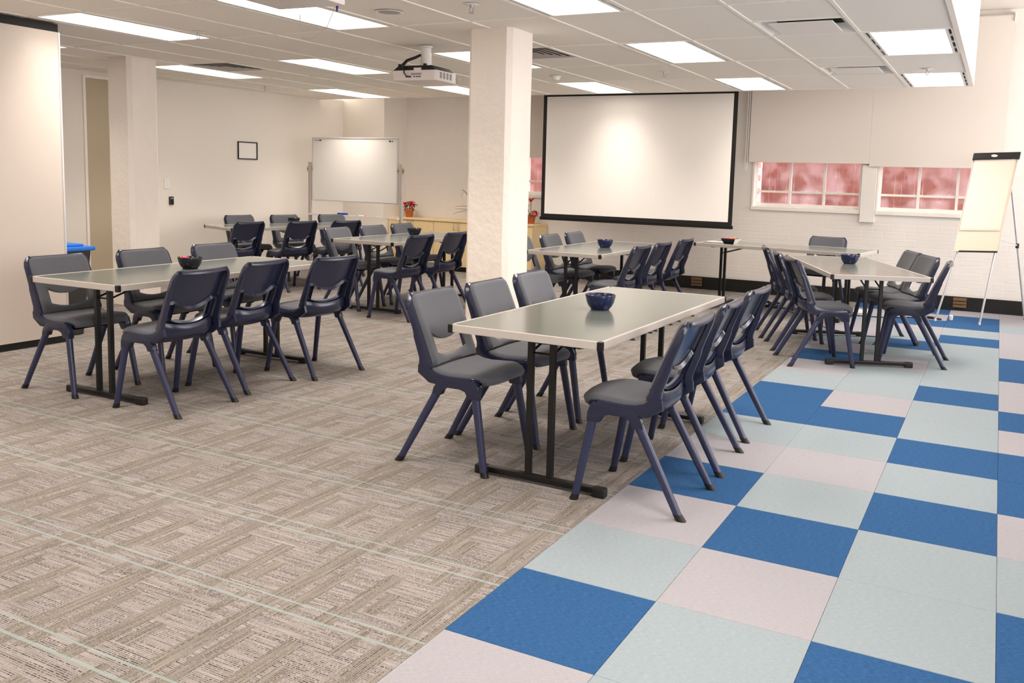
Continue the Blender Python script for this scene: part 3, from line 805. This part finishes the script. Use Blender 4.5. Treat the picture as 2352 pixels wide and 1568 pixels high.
for i, (x, y, a) in enumerate(((-2.93, 4.22, 0), (-2.92, 4.84, 0), (-2.93, 5.43, 0))):
    chair(x, y, a, 'grey padded chair, cabinet side of the table before the screen, %s' % ('hidden mostly by the pillar', 'middle of three', 'farthest')[i], G1)
for i, (x, y, a) in enumerate(((-2.08, 4.16, 180), (-2.08, 4.72, 180), (-2.08, 5.40, 180))):
    chair(x, y, a, 'dark navy chair back at the table before the screen, %s' % ('nearest of three', 'middle of three', 'farthest, standing apart')[i], G1)
chair(-.80, 6.93, -96, 'single grey padded chair behind the table under the windows', G1)
for i, (x, y, a) in enumerate(((-.31, 3.93, 27), (-.537, 4.48, 20), (-.765, 5.03, 19))):
    chair(x, y, a, 'navy chair, screen side of the askew table, %s' % ('nearest the camera', 'middle of three', 'farthest')[i], G1)
for i, (x, y, a) in enumerate(((.38, 4.41, 181), (.22, 4.90, 205), (.05, 5.36, 203))):
    chair(x, y, a, 'navy chair, flipchart side of the askew table, %s' % ('nearest the camera', 'middle of three', 'farthest')[i], G1)

# ------------------------------------------------------------------ bowls and what lies on the tables
def bowl_mesh(m):
    b = MB(); b.lathe([(0, .004), (.040, .004), (.042, 0), (.047, 0), (.048, .005), (.060, .018), (.069, .036), (.075, .060), (.0775, .074), (.0765, .0765), (.0745, .075), (.071, .058), (.064, .034), (.05, .016), (.02, .010), (0, .009)], 36)
    return b.mesh('bowl', m, smooth=60)
bn, bd = bowl_mesh('bowl'), bowl_mesh('bowldark')
TZ2 = TZ + .0005
for x, y, m, l in ((-.862, .945, bn, 'glossy navy bowl on the table nearest the camera'), (-3.80, .93, bd, 'dark bowl with a pink sweet on the left table'),
                   (-4.76, 4.78, bd, 'dark navy bowl on the table before the cabinets'), (-2.50, 4.80, bn, 'navy bowl on the table before the screen'), (-.205, 4.79, bn, 'navy bowl on the askew table by the flipchart'),
                   (-6.98, 5.30, bd, 'black bowl on the table before the whiteboard')):
    tag(link('bowl', m, None, (x, y, TZ2)), l, 'bowl', 'table bowls')
def sweet(x, y, z, m, rz, l, g):
    b = MB(); b.tube([(-.026, 0, 0), (-.016, 0, 0), (-.013, 0, 0), (0, 0, 0), (.013, 0, 0), (.016, 0, 0), (.026, 0, 0)], [.010, .003, .009, .011, .009, .003, .010], 8)
    tag(b.build('wrapped_sweet', m, None, smooth=50, loc=(x, y, z), rz=rz), l, 'sweet', g)
sweet(-3.822, .905, TZ2+.072, 'pink', .4, 'pink wrapped sweet in the bowl on the left table', None)
b = MB(); p, q = .085, .055
sq = thing('square_dish', 'square black and white dish of sweets on the table under the windows', 'bowl', (-1.70, 6.44, TZ2), math.radians(-7))
vs = []
for s, z in ((q, 0), (p, .055), (p-.006, .055), (q-.006, .008)): vs += [(-s, -s, z), (s, -s, z), (s, s, z), (-s, s, z)]
sides = MB(); sides.add(vs, [(3, 2, 1, 0)] + [(k*4+i, k*4+(i+1) % 4, (k+1)*4+(i+1) % 4, (k+1)*4+i) for k in (1, 2) for i in range(4)] + [(0, 1, 5, 4), (2, 3, 7, 6)] + [(12, 13, 14, 15)])
sides.build('dish_body', 'bowldark', sq)
s2 = MB(); s2.add([vs[1], vs[2], vs[6], vs[5], vs[3], vs[0], vs[4], vs[7]], [(0, 1, 2, 3), (4, 5, 6, 7)]); s2.build('white_side', 'white', sq)
for k, (dx, dy, m) in enumerate(((-.04, -.02, 'pink'), (0, .0, 'orange'), (.04, -.01, 'orange'), (-.02, .035, 'pink'), (.03, .035, 'orange'))):
    sweet(-1.70+dx, 6.44+dy, TZ2+.056, m, k*.9, '%s wrapped sweet heaped in the square dish' % ('pink' if m == 'pink' else 'orange'), '%s sweets in the square dish' % ('pink' if m == 'pink' else 'orange'))
b = MB(); b.box(-.10, .10, -.074, .074, 0, .003); tag(b.build('paper_sheets', 'paper', None, loc=(-1.895, 6.56, TZ2+.0012), rz=-.1), 'small stack of white paper beside the square dish', 'paper')

# ------------------------------------------------------------------ projector screen
t = thing('projector_screen', 'large white projector screen with a black border hanging from the ceiling edge', 'projector screen', (0, 7.16, 0))
X0, X1, Z0, Z1, bt = -4.442, -1.892, .852, 2.56, .05
b = MB(); b.box(X0+bt, X1-bt, -.001, .001, Z0+.07, 2.425); b.build('screen_fabric', 'screen', t)
for nme, bx in (('border', (X0, X0+bt, Z0, Z1)), ('border', (X1-bt, X1, Z0, Z1)), ('border', (X0+bt, X1-bt, 2.425, Z1)), ('border', (X0+bt, X1-bt, Z0+.03, Z0+.07))):
    b = MB(); b.box(bx[0], bx[1], -.002, .001, bx[2], bx[3]); b.build(nme, 'blackmatte', t)
b = MB(); b.box(X0-.012, X1+.012, -.012, .012, Z0-.012, Z0+.03); b.build('bottom_bar', 'black', t, bevel=.004)
b = MB(); b.box(X0-.06, X1+.06, -.05, .08, Z1, Z1+.12); b.build('housing', 'white', t, bevel=.008)
b = MB(); b.box(X0+.3, X0+.34, -.02, .05, Z1+.12, ZT); b.box(X1-.34, X1-.3, -.02, .05, Z1+.12, ZT); b.build('hanger', 'steel', t)

# ------------------------------------------------------------------ whiteboard on a stand
t = thing('mobile_whiteboard', 'white enamel whiteboard on a stand in the far left corner', 'whiteboard', (0, 6.5, 0))
x0, x1, z0, z1 = -7.748, -6.255, .975, 1.86
b = MB(); b.box(x0+.02, x1-.02, -.008, .008, z0+.02, z1-.02); b.build('board', 'whiteboard', t)
b = MB()
for bx in ((x0, x1, z0, z0+.022), (x0, x1, z1-.022, z1), (x0, x0+.022, z0+.022, z1-.022), (x1-.022, x1, z0+.022, z1-.022)): b.box(bx[0], bx[1], -.013, .013, bx[2], bx[3])
b.build('board_frame', 'alu', t, bevel=.003)
b = MB(); b.box(x0+.04, x0+.16, -.0095, -.008, z1-.048, z1-.034); b.build('maker_mark', 'ventgrey', t)
b = MB(); b.box(x0+.135, x0+.165, -.0105, -.008, z1-.05, z1-.032); b.box(x1-.155, x1-.125, -.0105, -.008, z1-.058, z1-.04); b.box(x1-.11, x1-.09, -.0105, -.008, z1-.055, z1-.043); b.build('dark_mark', 'black', t)
for s, xx in ((-1, x0-.045), (1, x1+.045)):
    b = MB(); b.box(xx-.022, xx+.022, -.016, .016, .09, 1.515); b.build('post', 'tabletrim', t, bevel=.004)
    b = MB(); b.box(xx-.02, xx+.02, -.28, .28, .075, .105); b.build('foot', 'tabletrim', t, bevel=.005)
    for yy in (-.25, .25):
        b = MB(); b.tube([(xx-.012, yy, .036), (xx+.012, yy, .036)], .036, 14); b.build('castor', 'rubber', t, smooth=40)
    for dx in (-.05, .035):
        b = MB(); b.tube([(xx+s*dx-.012, -.01, 1.42), (xx+s*dx+.012, -.01, 1.42)], [.006, .014], 10); b.box(xx+s*dx-.004, xx+s*dx+.004, -.014, -.006, 1.385, 1.455); b.build('pivot_knob', 'brass', t, smooth=40)
b = MB(); b.box(x0-.03, x1+.03, -.07, .03, .775, .787); b.box(x0-.03, x1+.03, -.07, -.064, .787, .80); b.build('pen_tray', 'white', t, bevel=.002)
b = MB(); b.box(x0-.03, x1+.03, -.012, .012, .18, .215); b.build('cross_rail', 'tabletrim', t, bevel=.004)
b = MB(); b.box(-.075, .075, -.025, .025, 0, .036); tag(b.build('board_eraser', 'eraser', None, bevel=.006, loc=(-7.185, 6.475, .788)), 'blue felt eraser on the whiteboard tray', 'eraser')
def pen(x, m, l):
    t = thing('marker_pen', l, 'pen', (x, 6.47, .797), .05)
    b = MB(); b.tube([(-.06, 0, 0), (.03, 0, 0)], .008, 10); b.build('barrel', 'white' if m != 'greenpen' else 'greenpen', t, smooth=40)
    b = MB(); b.tube([(.03, 0, 0), (.07, 0, 0)], [.009, .0075], 10); b.build('cap', m, t, smooth=40)
pen(-6.83, 'redpen', 'white marker with a red cap on the whiteboard tray'); pen(-6.66, 'greenpen', 'olive marker at the right of the whiteboard tray')

# ------------------------------------------------------------------ cabinets along the back wall
CY0, CY1, CZ = 7.56, 7.99, .742
cabL = ['low maple cabinet nearest the whiteboard', 'low maple cabinet left of the middle pillar', 'low maple cabinet right of the middle pillar']
for k in range(3):
    xa = -7.225 + .818*k; xb = xa+.816
    t = thing('storage_cabinet', cabL[k], 'cabinet', ((xa+xb)/2, CY0, 0), 0, 'maple cabinets'); w = (xb-xa)/2
    b = MB(); b.box(-w, w, .02, CY1-CY0-.0, .07, CZ-.027); b.build('body', 'wood', t, bevel=.002, seg=1)
    b = MB(); b.box(-w+.01, w-.01, .05, CY1-CY0-.01, 0, .07); b.build('plinth', 'blackmatte', t)
    for s in (-1, 1):
        b = MB(); b.box(min(s*.0025, s*(w-.0025)), max(s*.0025, s*(w-.0025)), 0, .018, .075, CZ-.032); dr = b.build('door', 'wood', t, bevel=.002, seg=1)
        b = MB(); hx = s*.045; b.tube([(hx, .001, .60), (hx, -.025, .605), (hx, -.028, .65), (hx, -.025, .695), (hx, .001, .70)], .006, 8); b.build('handle', 'steel', dr, smooth=50)
b = MB(); b.box(-7.228, -4.765, CY0-.012, 7.995, CZ-.026, CZ); tag(b.build('cabinet_top', 'wood', None, bevel=.003), 'long pale maple top across the low cabinets', 'worktop')

# plants
def leaf_mesh(L, Wd, curl, m, name='leaf'):
    b = MB(); n = 7; vs = []; fs = []
    for i in range(n+1):
        t = i/n; wd = Wd*math.sin(PI*min(1, t*.93+.04))**.8*(1-.35*t) if i < n else .0005
        x = L*t; z = -curl*t*t
        vs += [(x, -wd, z+.12*wd), (x, 0, z-.10*wd), (x, wd, z+.12*wd)]
    for i in range(n):
        for j in range(2): fs.append((i*3+j, i*3+j+1, i*3+j+4, i*3+j+3))
    o = len(vs); vs2 = [(p[0], p[1], p[2]-.0015) for p in vs]
    b.add(vs, fs); b.add(vs2, [tuple(reversed(f)) for f in fs])
    return b.mesh(name, m, smooth=60)
RL, GL = leaf_mesh(.09, .024, .035, 'redleaf', 'bract'), leaf_mesh(.085, .018, .045, 'leaf')
def poinsettia(x, y, label, heads, greens, seed):
    t = thing('potted_poinsettia', label, 'plant', (x, y, CZ+.0008), 0)
    pm = MB(); pm.lathe([(0, .004), (.048, 0), (.05, .004), (.066, .095), (.076, .097), (.078, .122), (.072, .124), (.066, .122), (.062, .105)], 24); pt = pm.build('pot', 'terracotta', t, smooth=35)
    b = MB(); b.lathe([(0, .108), (.064, .106)], 20); b.build('soil', 'soil', pt)
    rnd = random.Random(seed)
    for hx, hy, hz, n, tilt in heads:
        b = MB(); b.tube([(hx*.2, hy*.2, .10), (hx*.6, hy*.6, .10+hz*.5), (hx, hy, .10+hz)], .004, 6); st = b.build('stem', 'leaf', t, smooth=50)
        for k in range(n):
            o = link('bract', RL, st, (hx, hy, .10+hz)); o.rotation_euler = (rnd.uniform(-.3, .3), rnd.uniform(tilt-.35, tilt+.35), 2*PI*k/n+rnd.uniform(-.3, .3)); s = rnd.uniform(.8, 1.1); o.scale = (s, s, s)
    for k in range(greens):
        a = 2*PI*k/greens + rnd.uniform(-.3, .3); r = rnd.uniform(.02, .05); z = rnd.uniform(.115, .19)
        o = link('leaf', GL, t, (r*math.cos(a), r*math.sin(a), z)); o.rotation_euler = (rnd.uniform(-.2, .2), rnd.uniform(-.35, .55), a); s = rnd.uniform(.8, 1.15); o.scale = (s, s, s)
poinsettia(-7.0, 7.78, 'potted red poinsettia on the cabinets beside the whiteboard', [(-.07, -.02, .11, 6, .0), (.03, -.03, .12, 7, -.1), (.07, .0, .10, 6, .2), (-.02, .03, .13, 6, .0)], 14, 4)
poinsettia(-4.92, 7.78, 'potted red poinsettia on the cabinet right of the pillar', [(.005, -.02, .20, 4, -1.0), (.075, -.03, .085, 5, .45), (-.05, -.02, .13, 3, -.6)], 9, 9)
t = thing('white_orchid', 'white flowering plant in a white pot behind the middle pillar', 'plant', (-5.90, 7.74, CZ+.0008))
b = MB(); b.lathe([(0, .003), (.05, 0), (.075, .14), (.07, .142), (.05, .02)], 24); b.build('pot', 'white', t, smooth=40)
b = MB(); b.tube([(0, 0, .1), (-.02, 0, .28), (-.06, -.01, .40), (-.13, -.01, .44)], .004, 6); b.build('stem', 'leaf', t, smooth=50)
PL = leaf_mesh(.10, .03, .05, 'petal', 'petal'); LL = leaf_mesh(.26, .022, .04, 'leaf')
for a, ti in ((2.9, .5), (3.4, .9), (3.9, .6), (2.2, .8)):
    o = link('petal', PL, t, (-.09, -.01, .43)); o.rotation_euler = (0, ti, a)
for a, ti, z in ((3.2, -.1, .2), (3.6, .1, .15), (.3, -.3, .16), (4.2, -.2, .15), (5.3, -.1, .15)):
    o = link('leaf', LL, t, (0, 0, z)); o.rotation_euler = (0, ti, a)

# ------------------------------------------------------------------ things on the left wall
def onwall(s, off=0.0): return LW0 + ldir*s + lnor*off
t = thing('picture_frame', 'small square black picture frame on the left wall', 'picture frame', onwall(2.27), lrot)
w, zc, f = .162, 1.636, .014
b = MB()
for bx in ((-w, w, zc+.118-f, zc+.118), (-w, w, zc-.118, zc-.118+f), (-w, -w+f, zc-.118+f, zc+.118-f), (w-f, w, zc-.118+f, zc+.118-f)): b.box(bx[0], bx[1], -.016, -.001, bx[2], bx[3])
b.build('frame', 'black', t)
b = MB(); b.box(-w+f, w-f, -.006, -.001, zc-.118+f, zc+.118-f); b.build('picture', 'whiteboard', t)
t = thing('light_switch', 'white double light switch plate on the left wall', 'switch', onwall(1.04), lrot)
b = MB(); b.box(-.038, .038, -.009, -.001, 1.12, 1.24); b.build('plate', 'white', t, bevel=.003)
for zz in (1.205, 1.16):
    b = MB(); b.box(-.012, .012, -.014, -.009, zz-.014, zz+.014); b.build('rocker', 'white', t, bevel=.002)
t = thing('card_reader', 'black card reader on the wall below the light switch', 'card reader', onwall(1.09), lrot)
b = MB(); b.box(-.028, .028, -.026, -.001, .925, 1.025); b.build('case', 'black', t, bevel=.006)
b = MB(); b.box(-.02, .02, -.0275, -.026, .995, 1.012); b.build('indicator', 'grey', t)
# recycling bin behind the partition
t = thing('recycling_bin', 'charcoal recycling bin with a blue lid behind the partition', 'bin', (-5.865, 1.30, 0))
b = MB(); b.loft([(-.17, -.19, 0), (.17, -.19, 0), (.17, .19, 0), (-.17, .19, 0)], [(-.22, -.24, .69), (.22, -.24, .69), (.22, .24, .69), (-.22, .24, .69)]); b.build('body', 'bin', t, bevel=.012)
b = MB(); b.box(.195, .222, -.06, .06, .50, .67); b.build('grip', 'bin', t, bevel=.008)
b = MB(); b.box(-.245, .245, -.265, .265, .69, .725); b.box(-.19, .19, -.2, .2, .722, .745); b.build('lid', 'blue', t, bevel=.012)

# ------------------------------------------------------------------ ceiling projectors
def projector(loc, rz, label, mount_h, cable):
    t = thing('ceiling_projector', label, 'projector', loc, rz)
    w, d, h = .205, .16, .085
    poly = [(-w, -d), (w-.02, -d), (w, -d+.02), (w, d), (-w, d)]
    b = MB(); b.prism(poly, 'z', 0, h); b.build('body', 'projwhite', t, bevel=.01, smooth=40)
    tp = [(-w, -d, h-.002), (w-.015, -d, h-.002), (w-.015, d, h-.002), (-w, d, h-.002)]; tq = [(-w+.045, -d+.012, h+.036), (w-.05, -d+.012, h+.036), (w-.05, d-.02, h+.036), (-w+.045, d-.02, h+.036)]
    b = MB(); b.loft(tp, tq); b.build('underside', 'blackmatte', t, bevel=.004)
    for x in (-.16, .08):
        b = MB(); b.tube([(x, -d+.035, h+.03), (x, -d+.035, h+.052)], .015, 10); b.build('foot', 'blackmatte', t, smooth=40)
    b = MB()
    for k, x in enumerate((-.075, -.06, -.035, .0, .022, .04, .055)): b.box(x-.005, x+.005, -d-.002, -d+.004, .026, .036)
    b.build('socket_row', 'black', t)
    b = MB(); b.box(-.03, .065, -d-.0015, -d+.004, .044, .060); b.build('label_plate', 'grey', t)
    b = MB(); b.box(-.005, .065, -d-.001, -d+.008, .070, .102); b.build('cable_panel', 'projwhite', t)
    for k in range(4):
        b = MB(); y = -.10+k*.052; b.box(w-.004, w+.0015, y, y+.03, .022, .072); b.build('vent_slot', 'grey', t)
    b = MB(); b.tube([(.10, d, .045), (.10, d+.02, .045)], .04, 18); b.build('lens', 'black', t, smooth=40)
    b = MB(); b.box(-.05, .07, -.05, .05, h+.036, h+.044); b.tube([(.01, 0, h+.04), (.01, 0, mount_h-.17)], .011, 10); b.tube([(-.02, 0, h+.044), (-.02, 0, h+.075)], .008, 8); b.tube([(.04, 0, h+.044), (.04, 0, h+.075)], .008, 8); b.build('pivot', 'steel', t, smooth=40)
    b = MB(); b.lathe([(.0, mount_h-.175), (.042, mount_h-.175), (.047, mount_h-.165), (.042, mount_h-.05), (.041, mount_h-.02), (.052, mount_h-.008), (.056, mount_h)], 20, (.01, 0, 0)); b.build('mount', 'white', t, smooth=40)
    if cable:
        b = MB(); b.tube([(-.02, -.035, mount_h-.075), (-.05, -.07, mount_h-.10), (-.09, -.13, mount_h-.13), (-.105, -.165, mount_h-.17), (-.095, -.175, h+.02)], [.010, .012, .012, .014, .011], 8)
        b.tube([(-.095, -.175, h+.03), (-.085, -.18, .06), (-.065, -.175, .034), (-.03, -.172, .030)], .005, 8); b.build('cable', 'rubber', t, smooth=50)
    return t
projector((-3.40, 3.0, 2.135), math.radians(3), 'white ceiling projector on a short white mount left of the pillar', H-2.135, True)
projector((-2.22, .185, 2.19), math.radians(3), 'white ceiling projector cut off by the top of the picture', H-2.19, False)
t = tag(MB().tube([(-2.20, .50, 2.42), (-2.205, .50, 2.34), (-2.20, .505, 2.25), (-2.21, .51, 2.20)], [.012, .012, .010, .004], 8).build('blue_cable', 'bluecable', smooth=50), 'blue cable hanging beside the projector at the top edge', 'cable')
t = tag(MB().tube([(-2.42, .47, 2.19), (-2.415, .46, 2.10), (-2.39, .45, 2.065), (-2.35, .45, 2.058), (-2.30, .46, 2.07), (-2.24, .47, 2.12), (-2.21, .48, 2.19), (-2.2, .5, 2.26)], .0022, 6).build('thin_cable', 'tabletrim', smooth=50), 'thin pale cable looping in front of a lit ceiling light', 'cable')

# ------------------------------------------------------------------ flipchart easel
t = thing('flipchart_easel', 'flipchart easel with paper pad in the far right corner', 'flipchart', (0, 0, 0))
def fc(u, v, off=0.0):    # board coordinates: u across, v down the board from the top
    A = Vector((.632, 7.20, 1.745)); Bv = Vector((1.048, 7.20, 1.762)); D = Vector((.516, 6.96, .742))
    U = (Bv-A); V = (D-A); n = U.cross(V).normalized()
    if n.y > 0: n = -n
    return A + U*u + V*v + n*off
def slab(mb, u0, u1, v0, v1, o0, o1):
    vs = [fc(u, v, o) for u in (u0, u1) for v in (v0, v1) for o in (o0, o1)]
    return mb.add(vs, [(0, 1, 3, 2), (4, 6, 7, 5), (0, 4, 5, 1), (2, 3, 7, 6), (0, 2, 6, 4), (1, 5, 7, 3)])
b = MB(); slab(b, 0.01, .985, .03, 1.0, -.012, 0); b.build('board', 'easelboard', t)
b = MB(); slab(b, 0, .012, .03, 1.0, -.016, .004); slab(b, .985, 1.0, .03, 1.0, -.016, .004); b.build('board_frame', 'alu', t)
b = MB(); slab(b, .03, .93, .05, .785, .001, .008); b.build('paper_pad', 'paper', t, bevel=.001, seg=1)
b = MB(); slab(b, .035, .925, .05, .77, .0085, .0105); b.build('top_sheet', 'paper', t)
b = MB(); slab(b, -.02, 1.03, -.015, .055, -.02, .03); b.build('clamp_bar', 'black', t, bevel=.009, seg=3)
b = MB(); c = fc(.46, .02, .031); b.lathe([(0, .0), (.03, .0), (.032, -.004)], 20); bo = b.build('badge', 'alu', t, smooth=40); bo.location = c; bo.rotation_euler = (math.radians(90-14), 0, 0); bo.scale = (1, .45, 1)
b = MB(); slab(b, .12, .98, .992, 1.008, -.004, .02); b.build('pen_rail', 'black', t, bevel=.003)
b = MB(); p0, p1 = fc(.93, .55, -.02), fc(.93, .98, -.02); foot = Vector((.815, 6.93, .0)); b.tube([p0, p1, foot], .0105, 10); b.build('leg', 'alu', t, smooth=40)
b = MB(); p0, p1 = fc(.10, .55, -.02), fc(.10, .98, -.02); d = (p1-p0).normalized(); b.tube([p0, p1, Vector((.395, 6.93, 0))], .0105, 10); b.build('leg', 'alu', t, smooth=40)
r0, r1 = fc(.80, .06, -.03), Vector((1.245, 7.68, .0)); rm = r0.lerp(r1, .52)
b = MB(); b.tube([r0, r1], .0115, 10); b.build('rear_leg', 'alu', t, smooth=40)
b = MB(); b.tube([fc(.95, .86, -.02), rm], .006, 8); b.tube([fc(.95, .93, -.02), rm - Vector((0, 0, .0))], .006, 8); b.build('brace', 'alu', t, smooth=40)
b = MB(); b.tube([rm + Vector((0, 0, .02)), rm - Vector((0, 0, .03))], .018, 10); b.build('brace_clamp', 'black', t, smooth=40)
for q in (foot, Vector((.395, 6.93, 0)), r1):
    b = MB(); b.tube([q, q + Vector((0, .002, .03))], [.015, .0125], 10); b.build('foot_tip', 'rubber' if q is r1 else 'alu', t, smooth=40)

# ------------------------------------------------------------------ cables and small things on the floor
def cable(pts, r, m, l):
    P = [Vector(p) for p in pts]; out = []
    for i in range(len(P)-1):
        a, b_, c, d_ = P[max(i-1, 0)], P[i], P[i+1], P[min(i+2, len(P)-1)]
        for k in range(6):
            s = k/6; out.append(.5*((2*b_) + (c-a)*s + (2*a-5*b_+4*c-d_)*s*s + (3*b_-a-3*c+d_)*s**3))
    out.append(P[-1])
    return tag(MB().tube(out, r, 6).build('floor_cable', m, smooth=60), l, 'cable')
cable([(-1.75, 7.0, .006), (-1.45, 6.88, .007), (-1.27, 6.80, .007), (-.9, 6.85, .006), (-.6, 6.75, .006), (-.1, 6.8, .006), (.15, 7.0, .006), (.42, 7.05, .006)], .006, 'rubber', 'black cable running along the floor under the table by the windows')
cable([(-1.1, 6.7, .005), (-.8, 6.2, .005), (-.5, 5.7, .005), (-.15, 5.45, .005), (.1, 5.5, .005)], .0045, 'bluecable', 'thin dark blue cable snaking under the askew table')
rnd = random.Random(2); pts = []
for k in range(26): a = k*1.25; r = .03+.035*rnd.random(); pts.append((-1.29+r*math.cos(a)*1.6, 6.80+r*math.sin(a), .012+.06*abs(math.sin(k*.7))*rnd.random()))
cable(pts, .006, 'rubber', 'tangled heap of black cable on the floor beside the askew table')
cable([(.18, 6.98, .006), (.26, 7.03, .016), (.34, 7.05, .018), (.41, 7.04, .01), (.45, 7.03, .006)], .012, 'rubber', 'short black flex lying on the floor near the flipchart')
t = thing('power_board', 'white power board on the floor under the table by the windows', 'power board', (-.44, 6.98, 0), .5)
b = MB(); b.box(-.17, .17, -.03, .03, 0, .04); b.build('case', 'white', t, bevel=.006)
for k in range(4):
    b = MB(); b.box(-.13+k*.08-.02, -.13+k*.08+.02, -.018, .018, .04, .043); b.build('socket', 'grey', t)
t = tag(MB().lathe([(0, 0), (.017, 0), (.02, .045), (.012, .05), (.0, .05)], 14).build('plastic_cup', 'white', None, smooth=40, loc=(.54, 7.12, .0)), 'tiny clear white cup on the blue carpet tile by the flipchart', 'cup')
